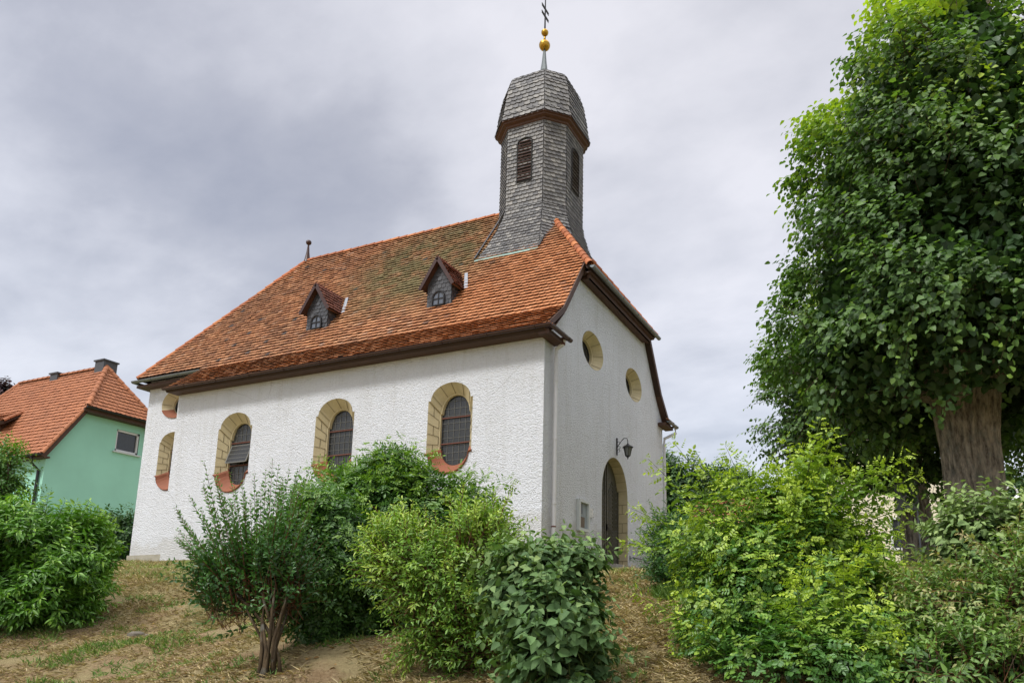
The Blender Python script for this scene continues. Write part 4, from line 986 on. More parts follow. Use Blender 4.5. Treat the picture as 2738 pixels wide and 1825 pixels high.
# ------------------------------------------------------------------ foliage
def unit(a): return a/np.maximum(np.linalg.norm(a, axis=-1, keepdims=True), 1e-9)
class Leaves:
    def __init__(s): s.V = []; s.T = []
    def add(s, P_, A, Nn, Ln, Wd, shape, fold=.18, curl=.12, tone=0.):
        t1, w1, t2, w2 = shape; A = unit(A); Nn = unit(Nn-A*np.sum(Nn*A, 1, keepdims=True)); S = np.cross(A, Nn)
        Ln = np.broadcast_to(Ln, (len(P_),))[:, None]; Wd = np.broadcast_to(Wd, (len(P_),))[:, None]
        f = fold*Wd
        v = np.stack([P_, P_+A*Ln*t1+S*Wd*w1/2+Nn*f, P_+A*Ln*t2+S*Wd*w2/2+Nn*(f*.7-curl*Ln*.4), P_+A*Ln-Nn*curl*Ln, P_+A*Ln*t2-S*Wd*w2/2+Nn*(f*.7-curl*Ln*.4), P_+A*Ln*t1-S*Wd*w1/2+Nn*f], 1)
        s.V.append(v.reshape(-1, 3)); s.T.append(np.repeat(np.clip(np.broadcast_to(tone, (len(P_),)), 0, 1), 6))
    def build(s, mat, parent, name='foliage'):
        V = np.concatenate(s.V); n = len(V)//6; b = (np.arange(n)*6)[:, None]
        F = np.concatenate([b+np.array([0, 1, 2, 3]), b+np.array([0, 3, 4, 5])], 1).reshape(-1, 4)
        return np_mesh(name, V, F, mat, parent, tone=np.concatenate(s.T))
UP = np.array([0, 0, 1.])
_wk = rng.normal(size=(8, 3)); _wk = _wk/np.linalg.norm(_wk, axis=1)[:, None]; _wp = rng.uniform(0, 6.28, 8); _wf = rng.uniform(.7, 1.6, 8)
def wob(P_, size): return np.sum(np.sin((P_@_wk.T)*_wf*6.28/size/1.6+_wp), 1)/2.6
def shoot_nodes(P0, D0, Ln, n, droop, s0=.1):
    """positions and axes at n nodes of every curved shoot"""
    s_ = np.linspace(s0, 1, n)[None, :, None]; Ln = Ln[:, None, None]
    P_ = P0[:, None]+D0[:, None]*Ln*s_-UP*droop*Ln*s_**2; A = unit(D0[:, None]-UP*2*droop*s_)
    return P_.reshape(-1, 3), A.reshape(-1, 3), np.broadcast_to(s_[..., 0], (len(P0), n)).ravel(), np.repeat(np.arange(len(P0)), n)
def leafy(Lv, P0, D0, Ln, n, droop, size, asp, shape, spread=.9, ldroop=.25, tone0=None, tipgain=.35, fold=.18, pair=True, pinn=0, s0=.1, sizevar=.25, tipshrink=.35, curl=.12, out=None):
    P_, A, s_, idx = shoot_nodes(P0, D0, Ln, n, droop, s0)
    tone = (tone0[idx] if tone0 is not None else 0)+tipgain*s_**2
    ref = unit(np.cross(A, UP+rng.normal(size=A.shape)*.15)); ref2 = np.cross(A, ref)
    node = np.tile(np.arange(n), len(P0)); ph = node*math.pi/2+rng.uniform(-.5, .5, len(node))
    for sg in ((1, -1) if pair else (1,)):
        a_ = ph if pair else node*2.4+rng.uniform(-.4, .4, len(node))
        side = sg*(ref*np.cos(a_)[:, None]*1.0+ref2*np.sin(a_)[:, None]*.75)
        LA = unit(A*(1-spread*.5)+side*spread-UP*ldroop+rng.normal(size=A.shape)*.12)
        Nn = UP*.75+side*.2+(out[idx]*.75 if out is not None else 0)+rng.normal(size=A.shape)*.34
        sz = size*(1+rng.uniform(-sizevar, sizevar, len(P_)))*(1-tipshrink*s_**3)
        if not pinn: Lv.add(P_+LA*sz[:, None]*.15, LA, Nn, sz, sz*asp, shape, fold, curl, tone)
        else:          # compound leaf: leaflets in pairs along the rachis
            rl_ = sz*2.6
            for j in range(pinn):
                f = .35+.65*j/(pinn-1) if pinn > 1 else 1
                Q = P_+LA*(rl_*f)[:, None]-UP*(rl_*f*f*.12)[:, None]; Sx = unit(np.cross(LA, Nn))
                if j == pinn-1: Lv.add(Q, LA, Nn+rng.normal(size=A.shape)*.15, sz, sz*asp, shape, fold, curl, tone)
                else:
                    for q in (1, -1): Lv.add(Q, unit(LA*.45+Sx*q-UP*.1), Nn+rng.normal(size=A.shape)*.2, sz*.9, sz*asp*.9, shape, fold, curl, tone)
def blob_points(c, rad, n, inner=.55, gate=None, gsize=.7, lumpy=.17):
    c = np.array(c); rad = np.array(rad); d = unit(rng.normal(size=(n, 3))); r_ = (inner**3+(1-inner**3)*rng.uniform(0, 1, n))**(1/3)
    P_ = c+d*rad*r_[:, None]; wv = wob(P_, gsize); P_ = c+d*rad*(r_*(1+lumpy*wv))[:, None]
    k = np.ones(n, bool) if gate is None else ((wv > gate)|(r_ < .72)); out_ = unit(d/rad)
    k &= P_[:, 2] > ter(P_[:, 0], P_[:, 1])+.04
    return P_[k], out_[k], r_[k], wv[k]
def stems_mesh(parent, base, targets, r0_, r1_, mat, name='stems', spreadb=.12, bend=.25, nseg=6, n=6):
    mb_ = MB(); base = Vector((base[0], base[1], 0))
    for t_ in targets:
        t_ = Vector([float(q) for q in t_]); b = base+Vector((random.uniform(-spreadb, spreadb), random.uniform(-spreadb, spreadb), 0)); b.z = float(ter(b.x, b.y))-.06
        d = t_-b; out_ = Vector((d.x, d.y, 0))*-bend; pts = []; rd = []
        j1 = Vector((random.uniform(-1, 1), random.uniform(-1, 1), 0))*.05
        for k in range(nseg+1):
            f = k/nseg; pts.append(b+d*f+out_*math.sin(math.pi*f)+j1*math.sin(math.pi*2*f)); rd.append((r0_*(1-f)+r1_*f)*random.uniform(.9, 1.1))
        mb_.tube(pts, rd, n)
    return mb_.build(name, mat, parent, smooth=True)
def build_twigs(l, parent, mat):
    Vs = []; Fs = []; b = 0
    for v_, f_ in l: Vs.append(v_); Fs.append(f_+b); b += len(v_)
    return np_mesh('twigs', np.concatenate(Vs), np.concatenate(Fs), mat, parent, smooth=True)
def twig_geo(P0, D0, Ln, droop, r_, nseg=4, back=0.):
    V_ = []; F_ = []; b = 0; n = len(P0); s_ = np.linspace(-back, 1, nseg+1)
    C_ = P0[:, None]+D0[:, None]*(Ln[:, None]*s_)[..., None]-UP*(droop*Ln[:, None]*np.maximum(s_, 0)**2)[..., None]
    A = unit(D0); a1 = unit(np.cross(A, np.array([.3, .2, .93]))); a2 = np.cross(A, a1)
    ring = []
    for k in range(3):
        an = 2*math.pi*k/3; ring.append(C_+((a1*math.cos(an)+a2*math.sin(an))[:, None])*(r_*(1-.7*np.maximum(s_, 0)))[None, :, None])
    V_ = np.stack(ring, 2)     # n, seg, 3, 3
    idx = np.arange(n*(nseg+1)*3).reshape(n, nseg+1, 3); fs = []
    for k in range(3): fs.append(np.stack([idx[:, :-1, k], idx[:, :-1, (k+1) % 3], idx[:, 1:, (k+1) % 3], idx[:, 1:, k]], -1).reshape(-1, 4))
    return V_.reshape(-1, 3), np.concatenate(fs)
HEART = (.28, 1.0, .68, .72); LANCE = (.36, .95, .72, .62); OVAL = (.30, .95, .72, .85); OVATE = (.28, 1.0, .65, .70)

def shrub(name, base, blobs, n, size, asp, shape, mat, label, cat='shrub', stem_mat=None, up=.6, ln=(.18, .4), nodes=6, droop=.12, ldroop=.25, spread=.9, pinn=0, pair=True,
          gate=-.35, gsize=.5, tone=(.12, .5), tipgain=.35, long_=(), long_nodes=14, nstems=9, r0_=.022, fill=.30, group=None, curl=.12, fold=.18, stemsp=.12, tonez=.25, jitter=.35, toned=None, long_size=1., tipshrink=.35, spray=0, spray_len=(.4, .8), spray_nodes=14):
    root = thing(name, (base[0], base[1], float(ter(base[0], base[1]))), label, cat, group)
    Lv = Leaves(); vols = np.array([b_[1][0]*b_[1][2] for b_ in blobs]); tp = []; td = []; tln = []; tgt = []
    zmin = min(b_[0][2]-b_[1][2] for b_ in blobs); zmax = max(b_[0][2]+b_[1][2] for b_ in blobs)
    for (c, rad), v_ in zip(blobs, vols/vols.sum()):
        m_ = int(n*v_); P_, O_, r_, wv = blob_points(c, rad, m_, .55, gate, gsize)
        inside = np.zeros(len(P_), bool)
        for (c2, rad2) in blobs:
            if c2 is c: continue
            inside |= (np.sum(((P_-np.array(c2))/np.array(rad2))**2, 1) < .5)
        keep = ~inside|(rng.uniform(size=len(P_)) < .3); P_, O_, r_, wv = P_[keep], O_[keep], r_[keep], wv[keep]
        D_ = unit(O_*(1-up*.5)+UP*up+rng.normal(size=P_.shape)*jitter); Ln_ = rng.uniform(ln[0], ln[1], len(P_))
        hz_ = (P_[:, 2]-zmin)/(zmax-zmin)
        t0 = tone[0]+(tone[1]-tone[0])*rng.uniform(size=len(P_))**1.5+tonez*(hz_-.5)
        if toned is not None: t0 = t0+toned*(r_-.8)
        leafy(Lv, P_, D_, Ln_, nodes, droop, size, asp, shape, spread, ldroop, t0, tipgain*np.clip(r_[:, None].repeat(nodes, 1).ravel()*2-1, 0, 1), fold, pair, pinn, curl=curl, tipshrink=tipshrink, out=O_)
        tp.append(P_); td.append(D_); tln.append(Ln_)
        # inner leaves, shade inside the shrub painted as a dark leaf tone
        m2 = int(m_*fill*nodes*(.5 if pair else 1)); d = unit(rng.normal(size=(m2, 3))); Q = np.array(c)+d*np.array(rad)*(rng.uniform(.25, .85, m2)**.7)[:, None]; Q = Q[Q[:, 2] > ter(Q[:, 0], Q[:, 1])+.05]
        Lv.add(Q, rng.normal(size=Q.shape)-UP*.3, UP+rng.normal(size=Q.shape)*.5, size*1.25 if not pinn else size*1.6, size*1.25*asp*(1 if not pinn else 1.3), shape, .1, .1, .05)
        for _ in range(max(1, int(nstems*v_+.5))):
            q = unit(rng.normal(size=(1, 3)))[0]; q[2] = abs(q[2])*.8; tgt.append(np.array(c)+q*np.array(rad)*.8)
    if spray:
        long_ = list(long_); A_, B_ = np.concatenate(tp), np.concatenate(td); ok = np.where(B_[:, 2] > .25)[0]
        for q in rng.choice(ok, min(spray, len(ok)), replace=False):
            dv = unit((B_[q]+UP*up*.8+rng.normal(size=3)*.2)[None])[0]; long_.append((tuple(A_[q]-dv*.15), tuple(A_[q]+dv*rng.uniform(*spray_len))))
    P_, D_, Ln_ = np.concatenate(tp), np.concatenate(td), np.concatenate(tln)
    tw_ = [twig_geo(P_, D_, Ln_, droop, .0035, back=.5)]
    if len(long_):
        LP = np.array([l[0] for l in long_], float); LQ = np.array([l[1] for l in long_], float); dd = LQ-LP; ll = np.linalg.norm(dd, axis=1); dr = .12
        D0 = unit(dd)+UP*0; D1 = (dd+UP*(dr*ll)[:, None])/ll[:, None]
        leafy(Lv, LP, D1, ll, long_nodes, dr, size*1.05*long_size, asp, shape, spread, ldroop, np.full(len(LP), (tone[0]+tone[1])/2+.08), tipgain+.15, fold, pair, pinn, s0=.15, tipshrink=.55, curl=curl)
        tw_.append(twig_geo(LP, D1, ll, dr, .006, nseg=8))
    build_twigs(tw_, root, stem_mat or M['stem_green'])
    stems_mesh(root, base, tgt, r0_, r0_*.35, M['stem'], spreadb=stemsp)
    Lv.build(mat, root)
    return root
shrub('deutzia_shrub', (-4.55, -7.22), [((-4.85, -7.54, -0.81), (1.05, 0.84, 0.89)), ((-4.41, -7.25, -0.73), (0.58, 0.47, 0.66)), ((-5.76, -7.91, -0.94), (0.85, 0.68, 0.85)), ((-4.84, -7.29, -0.39), (0.71, 0.57, 0.28)), ((-5.29, -7.59, -0.43), (0.6, 0.48, 0.32)), ((-4.43, -6.96, -0.61), (0.29, 0.24, 0.37)), ((-4.5, -7.61, -1.33), (0.7, 0.56, 0.38))], 4200, .13, .34, LANCE, M['lf_deutzia'], 'wide bright green shrub with drooping pointed leaves at the left edge', up=.55, ln=(.2,.42), nodes=6, ldroop=.45, spread=.75, gate=-.25, gsize=.75, tone=(.15,.5), tipgain=.4, nstems=10, spray=30, spray_len=(.25,.5), group='shrubs on the slope', long_=[((-4.56, -7.55, -0.16), (-4.45, -7.61, 0.29)), ((-4.37, -7.35, -0.21), (-4.17, -7.35, 0.18)), ((-4.81, -7.65, -0.23), (-4.84, -7.74, 0.13)), ((-4.28, -7.06, -0.32), (-4.07, -7.07, 0.09)), ((-4.38, -7.48, -0.16), (-4.23, -7.49, 0.18)), ((-5.04, -7.76, -0.16), (-5.1, -7.84, 0.09)), ((-4.24, -6.98, -0.65), (-3.97, -6.89, -0.53)), ((-4.22, -6.94, -0.78), (-4.0, -6.83, -0.84)), ((-4.28, -7.22, -0.13), (-4.11, -7.21, 0.2))])
shrub('privet_shrub', (1.75, -9.06), [((1.33, -8.89, -1.17), (0.37, 0.3, 0.23)), ((0.94, -8.94, -1.21), (0.2, 0.16, 0.19)), ((1.6, -8.79, -1.12), (0.23, 0.18, 0.24)), ((1.32, -8.86, -1.36), (0.4, 0.32, 0.21)), ((1.05, -8.97, -1.36), (0.24, 0.19, 0.17)), ((1.54, -8.65, -1.36), (0.2, 0.16, 0.17))], 480, .062, .50, OVATE, M['lf_privet'], 'upright dark green shrub with long leafy shoots and bare forked stems at its foot', up=.85, ln=(.25,.5), nodes=8, ldroop=.05, spread=.75, gate=-.1, gsize=.45, tone=(.15,.5), tipgain=.2, nstems=11, r0_=.022, stemsp=.10, stem_mat=M['stem_red'], long_nodes=26, fill=.05, jitter=.25, group='shrubs on the slope', long_=[((1.21, -9.04, -1.47), (1.24, -9.57, -0.08)), ((0.89, -8.91, -1.33), (0.36, -9.14, -0.42)), ((1.0, -8.95, -1.19), (0.61, -9.19, -0.32)), ((1.03, -8.95, -1.37), (0.69, -9.17, -0.86)), ((1.02, -9.04, -1.23), (0.67, -9.33, -0.79)), ((1.23, -8.96, -1.4), (1.24, -9.31, -0.36)), ((1.33, -9.01, -1.27), (1.44, -9.36, -0.31)), ((1.14, -8.76, -1.43), (0.99, -8.84, -0.25)), ((1.22, -8.8, -1.29), (1.19, -8.92, -0.09)), ((1.32, -8.78, -1.47), (1.47, -8.96, 0.04)), ((1.39, -8.83, -1.33), (1.61, -9.01, -0.04)), ((1.48, -8.87, -1.2), (1.8, -9.05, -0.11)), ((1.55, -8.86, -1.37), (1.99, -9.1, -0.11)), ((1.6, -8.92, -1.23), (2.09, -9.16, -0.26)), ((1.45, -8.66, -1.4), (1.75, -8.57, -0.25)), ((1.27, -8.82, -1.26), (1.3, -8.92, -0.19)), ((1.39, -8.78, -1.43), (1.62, -8.91, -0.21)), ((1.17, -8.96, -1.3), (1.07, -9.28, -0.19)), ((1.3, -8.92, -1.47), (1.41, -9.26, -0.23)), ((1.38, -8.97, -1.33), (1.57, -9.28, -0.44)), ((1.35, -8.72, -1.19), (1.47, -8.63, -0.24)), ((1.45, -8.69, -1.36), (1.73, -8.62, -0.4)), ((1.05, -8.95, -1.23), (0.75, -9.16, -0.46)), ((1.02, -8.97, -1.4), (0.71, -9.28, -0.61)), ((1.25, -8.96, -1.26), (1.25, -9.23, -0.41)), ((1.41, -8.9, -1.44), (1.68, -9.23, -0.14)), ((1.52, -8.94, -1.3), (1.9, -9.24, -0.24)), ((0.88, -8.89, -1.47), (0.36, -9.14, -0.42)), ((1.04, -8.9, -1.33), (0.74, -9.15, -0.24)), ((1.19, -8.92, -1.19), (1.08, -9.09, -0.47)), ((1.32, -8.88, -1.37), (1.41, -9.03, -0.68)), ((1.47, -8.9, -1.23), (1.78, -9.1, -0.26)), ((1.6, -8.86, -1.4), (2.09, -9.04, -0.48)), ((0.93, -8.89, -1.26), (0.4, -8.93, -1.0)), ((1.06, -8.84, -1.44), (0.82, -9.07, -0.15)), ((1.22, -8.86, -1.3), (1.16, -9.0, -0.38)), ((1.35, -8.82, -1.47), (1.49, -8.95, -0.6)), ((1.5, -8.84, -1.33), (1.86, -9.01, -0.17)), ((1.09, -9.1, -1.2), (0.84, -9.46, -0.78)), ((1.22, -9.06, -1.37), (1.19, -9.47, -0.61)), ((1.11, -8.84, -1.22), (0.91, -8.98, -0.06)), ((1.24, -8.8, -1.4), (1.25, -8.92, -0.29)), ((1.39, -8.82, -1.26), (1.57, -8.86, -0.51)), ((1.52, -8.78, -1.43), (1.94, -8.93, -0.08)), ((1.11, -9.04, -1.3), (0.91, -9.38, -0.69)), ((1.24, -9.0, -1.47), (1.26, -9.39, -0.53)), ((1.14, -8.78, -1.33), (0.94, -8.77, -0.64)), ((1.29, -8.8, -1.19), (1.33, -8.84, -0.2)), ((1.42, -8.76, -1.36), (1.66, -8.78, -0.42)), ((1.0, -9.02, -1.23), (0.6, -9.24, -1.04)), ((1.14, -8.98, -1.4), (1.01, -9.37, -0.23)), ((1.29, -8.99, -1.27), (1.34, -9.31, -0.44)), ((1.42, -8.96, -1.44), (1.66, -9.26, -0.65)), ((1.32, -8.74, -1.29), (1.42, -8.75, -0.1)), ((1.45, -8.7, -1.47), (1.75, -8.69, -0.33)), ((1.03, -8.96, -1.33), (0.68, -9.15, -0.95)), ((1.18, -8.98, -1.2), (1.09, -9.29, -0.14)), ((1.31, -8.94, -1.37), (1.42, -9.23, -0.36)), ((1.46, -8.95, -1.23), (1.74, -9.18, -0.57)), ((1.34, -8.68, -1.4), (1.51, -8.66, -0.01)), ((0.92, -8.94, -1.26), (0.41, -9.13, -0.65))])
shrub('round_rose_shrub', (1.19, -7.57), [((1.25, -7.79, -0.76), (0.58, 0.46, 0.5)), ((1.1, -7.75, -1.25), (0.39, 0.31, 0.43)), ((1.55, -7.59, -1.1), (0.35, 0.28, 0.3)), ((0.84, -7.82, -0.95), (0.26, 0.26, 0.41)), ((1.24, -7.62, -1.6), (0.2, 0.19, 0.3))], 1500, .066, .46, OVAL, M['lf_elder'], 'dark green rounded shrub with divided leaves standing just right of the upright privet', up=.35, ln=(.2,.38), nodes=5, pinn=4, ldroop=.25, spread=.95, gate=-.1, gsize=.5, tone=(.12,.42), tipgain=.3, nstems=8, r0_=.022, stemsp=.08, fill=.08, spray=30, spray_len=(.25,.5), group='shrubs on the slope', long_=[((1.28, -7.87, -0.36), (1.34, -7.89, -0.12)), ((1.46, -7.77, -0.46), (1.18, -7.94, -0.22)), ((0.76, -7.93, -1.11), (0.65, -7.91, -1.41))])
shrub('tall_rose_shrub', (1.2, -6.48), [((1.21, -6.79, -0.33), (0.48, 0.38, 0.48)), ((1.72, -6.55, -0.41), (0.48, 0.38, 0.42)), ((1.29, -6.85, 0.08), (0.19, 0.22, 0.35)), ((0.85, -6.96, -0.28), (0.31, 0.25, 0.34)), ((2.03, -6.43, -0.35), (0.35, 0.28, 0.28)), ((1.09, -6.72, -0.89), (0.56, 0.45, 0.48)), ((1.76, -6.44, -0.82), (0.56, 0.45, 0.42))], 1500, .070, .42, OVAL, M['lf_elder'], 'tallest mid green shrub reaching up to the church windows with spreading arching shoots', up=.5, ln=(.22,.45), nodes=5, pinn=4, ldroop=.25, spread=.95, gate=-.15, gsize=.5, tone=(.15,.5), tipgain=.4, nstems=10, r0_=.022, stemsp=.12, fill=.08, spray=60, spray_len=(.4,.8), group='shrubs on the slope', long_=[((1.27, -6.88, 0.22), (1.33, -6.97, 0.73)), ((1.37, -6.83, 0.17), (1.48, -6.87, 0.55)), ((1.17, -6.92, 0.16), (1.2, -7.0, 0.58)), ((0.94, -6.97, -0.06), (0.9, -7.09, 0.41)), ((0.96, -7.08, -0.02), (0.55, -7.55, 0.33)), ((0.78, -7.02, -0.11), (0.61, -7.2, 0.35)), ((1.75, -6.64, 0.06), (1.84, -6.72, 0.6)), ((1.83, -6.61, 0.06), (2.29, -6.47, 0.35)), ((1.63, -6.71, 0.11), (1.72, -6.72, 0.39)), ((2.03, -6.5, -0.05), (2.49, -6.32, 0.07)), ((2.08, -6.46, -0.11), (2.31, -6.45, 0.28)), ((2.12, -6.42, -0.22), (2.67, -6.17, -0.29)), ((2.01, -6.46, -0.27), (2.58, -6.22, -0.21)), ((1.06, -6.95, 0.11), (1.03, -7.05, 0.49)), ((1.52, -6.75, 0.11), (1.6, -6.79, 0.44)), ((1.93, -6.55, 0.0), (2.1, -6.54, 0.28)), ((0.67, -7.05, -0.23), (0.46, -7.21, 0.1))])
shrub('golden_green_shrub', (3.6, -8.47), [((3.29, -8.73, -1.07), (0.51, 0.4, 0.38)), ((3.57, -8.62, -1.03), (0.36, 0.29, 0.36)), ((3.51, -8.56, -1.43), (0.49, 0.39, 0.4)), ((3.63, -8.43, -1.78), (0.42, 0.34, 0.34)), ((3.09, -8.82, -1.03), (0.28, 0.23, 0.28)), ((3.75, -8.45, -0.94), (0.21, 0.21, 0.33)), ((3.27, -8.62, -1.58), (0.28, 0.23, 0.28))], 2500, .060, .36, LANCE, M['lf_yellow'], 'yellow green shrub of small pointed leaves in the middle foreground', up=.7, ln=(.2,.42), nodes=8, ldroop=.2, spread=.75, gate=-.15, gsize=.5, tone=(.2,.6), tipgain=.35, tonez=.45, nstems=13, r0_=.016, stemsp=.14, fill=.1, spray=40, spray_len=(.25,.5), stem_mat=M['stem_red'], long_nodes=15, group='shrubs on the slope', long_=[((2.96, -8.84, -1.23), (2.94, -9.17, -0.66)), ((3.09, -8.75, -1.38), (3.09, -9.01, -0.8)), ((3.22, -8.66, -1.52), (3.23, -8.85, -0.93)), ((3.38, -8.64, -1.31), (3.41, -8.76, -0.71)), ((3.51, -8.55, -1.46), (3.56, -8.59, -0.85)), ((3.66, -8.53, -1.25), (3.74, -8.49, -0.63)), ((2.96, -8.8, -1.4), (2.72, -8.84, -0.78)), ((3.1, -8.71, -1.54), (3.14, -9.02, -0.96)), ((3.25, -8.69, -1.33), (3.31, -8.92, -0.75)), ((3.38, -8.6, -1.48), (3.46, -8.76, -0.89)), ((3.54, -8.58, -1.27), (3.64, -8.66, -0.67)), ((3.67, -8.49, -1.41), (3.79, -8.5, -0.81)), ((2.97, -8.76, -1.56), (2.78, -8.84, -0.96)), ((3.13, -8.74, -1.35), (2.96, -8.75, -0.74)), ((3.26, -8.65, -1.5), (3.37, -8.93, -0.92)), ((3.42, -8.62, -1.29), (3.54, -8.83, -0.71)), ((3.55, -8.54, -1.43), (3.69, -8.67, -0.84)), ((3.68, -8.45, -1.58), (3.84, -8.51, -0.98)), ((3.01, -8.79, -1.37), (2.86, -8.91, -0.77)), ((3.14, -8.7, -1.52), (3.01, -8.75, -0.91)), ((3.3, -8.67, -1.31), (3.19, -8.65, -0.69)), ((3.43, -8.59, -1.45), (3.59, -8.84, -0.88)), ((3.59, -8.56, -1.24), (3.76, -8.74, -0.66)), ((3.72, -8.47, -1.39), (3.92, -8.58, -0.8)), ((3.02, -8.74, -1.54), (2.92, -8.92, -0.94)), ((3.18, -8.72, -1.33), (3.09, -8.82, -0.73)), ((3.31, -8.63, -1.47), (3.25, -8.66, -0.87)), ((3.46, -8.61, -1.26), (3.43, -8.56, -0.64)), ((3.6, -8.52, -1.41), (3.81, -8.75, -0.83)), ((3.73, -8.43, -1.55), (3.96, -8.59, -0.97)), ((3.05, -8.77, -1.35), (3.0, -8.99, -0.76)), ((3.19, -8.68, -1.49), (3.15, -8.83, -0.9)), ((3.34, -8.66, -1.28), (3.33, -8.73, -0.68)), ((3.47, -8.57, -1.43), (3.48, -8.57, -0.82)), ((3.08, -8.76, -1.33), (2.89, -8.78, -0.71)), ((3.14, -8.75, -1.25), (3.19, -9.06, -0.68)), ((3.19, -8.75, -1.19), (3.22, -8.99, -0.61)), ((3.26, -8.73, -1.15), (3.27, -8.91, -0.56)), ((3.32, -8.69, -1.21), (3.33, -8.81, -0.61)), ((3.36, -8.68, -1.17), (3.35, -8.75, -0.56)), ((3.41, -8.63, -1.27), (3.38, -8.64, -0.66)), ((3.48, -8.61, -1.23), (3.45, -8.56, -0.61)), ((3.02, -8.77, -1.43), (3.04, -9.09, -0.85)), ((3.51, -8.58, -1.31), (3.66, -8.78, -0.72)), ((3.59, -8.57, -1.21), (3.73, -8.7, -0.62)), ((3.66, -8.56, -1.13), (3.8, -8.63, -0.53)), ((3.71, -8.52, -1.19), (3.83, -8.53, -0.58)), ((3.76, -8.49, -1.21), (3.88, -8.44, -0.59)), ((3.78, -8.46, -1.32), (3.88, -8.35, -0.71)), ((3.62, -8.54, -1.26), (3.84, -8.77, -0.69)), ((3.69, -8.51, -1.3), (3.9, -8.67, -0.72)), ((3.72, -8.48, -1.36), (3.92, -8.59, -0.77)), ((2.97, -8.75, -1.63), (2.85, -8.93, -1.03)), ((3.21, -8.73, -1.23), (3.14, -8.82, -0.63)), ((3.3, -8.72, -1.11), (3.23, -8.75, -0.5)), ((3.45, -8.63, -1.19), (3.41, -8.59, -0.57)), ((3.56, -8.59, -1.15), (3.76, -8.83, -0.58)), ((3.76, -8.45, -1.42), (4.0, -8.6, -0.84)), ((3.27, -8.81, -1.78), (3.12, -8.93, -2.0)), ((3.23, -8.81, -1.82), (3.19, -8.89, -2.06))])
shrub('viburnum_shrub', (4.72, -8.95), [((4.71, -9.15, -1.39), (0.36, 0.29, 0.35)), ((4.89, -9.08, -1.37), (0.2, 0.2, 0.32)), ((4.55, -9.23, -1.37), (0.19, 0.16, 0.24)), ((4.9, -9.43, -1.76), (0.3, 0.24, 0.35)), ((4.87, -8.99, -1.84), (0.15, 0.16, 0.24))], 900, .11, .68, OVATE, M['lf_vib'], 'grey green shrub with large rounded wrinkled leaves in the centre foreground', up=.6, ln=(.2,.4), nodes=4, ldroop=.45, spread=.9, gate=-.2, gsize=.5, tone=(.15,.55), tipgain=.35, nstems=9, r0_=.016, stemsp=.1, fill=.25, long_nodes=6, tipshrink=.5, fold=.12, curl=.2, group='shrubs on the slope', long_=[((4.51, -9.24, -1.41), (4.57, -9.44, -1.15)), ((4.59, -9.22, -1.32), (4.63, -9.37, -1.06)), ((4.68, -9.2, -1.24), (4.71, -9.3, -0.97)), ((4.77, -9.16, -1.27), (4.79, -9.21, -1.0)), ((4.86, -9.12, -1.22), (4.88, -9.12, -0.94)), ((4.91, -9.09, -1.32), (4.91, -9.03, -1.04)), ((4.96, -9.04, -1.4), (4.96, -8.94, -1.12)), ((5.0, -9.02, -1.44), (5.12, -9.19, -1.18)), ((4.44, -9.26, -1.44), (4.46, -9.42, -1.18)), ((4.82, -9.14, -1.22), (4.88, -9.23, -0.95)), ((4.63, -9.2, -1.34), (4.62, -9.26, -1.07)), ((5.06, -8.98, -1.47), (5.12, -8.96, -1.2)), ((5.09, -8.97, -1.5), (5.11, -8.85, -1.47)), ((4.43, -9.22, -1.64), (4.3, -9.12, -1.61)), ((5.03, -8.94, -1.74), (5.14, -9.06, -1.7))])
shrub('small_dark_shrub', (4.63, -5.71), [((4.76, -5.77, -0.98), (0.18, 0.25, 0.39)), ((4.8, -5.7, -1.27), (0.18, 0.16, 0.25)), ((4.77, -5.84, -0.65), (0.13, 0.14, 0.22))], 1000, .058, .34, LANCE, M['lf_privet'], 'small dark narrow leaved shrub at the left foot of the big dog rose', up=.6, ln=(.2,.4), nodes=7, ldroop=.1, spread=.7, gate=-.3, gsize=.5, tone=(.1,.4), tipgain=.3, nstems=6, r0_=.02, group='shrubs on the slope', long_=[((4.66, -5.91, -0.59), (4.47, -6.04, -0.34)), ((4.63, -5.92, -0.54), (4.42, -6.03, -0.47)), ((4.71, -5.89, -0.54), (4.58, -6.01, -0.23)), ((4.62, -5.9, -0.7), (4.31, -6.04, -0.65)), ((4.68, -5.9, -0.54), (4.54, -6.05, -0.13))])
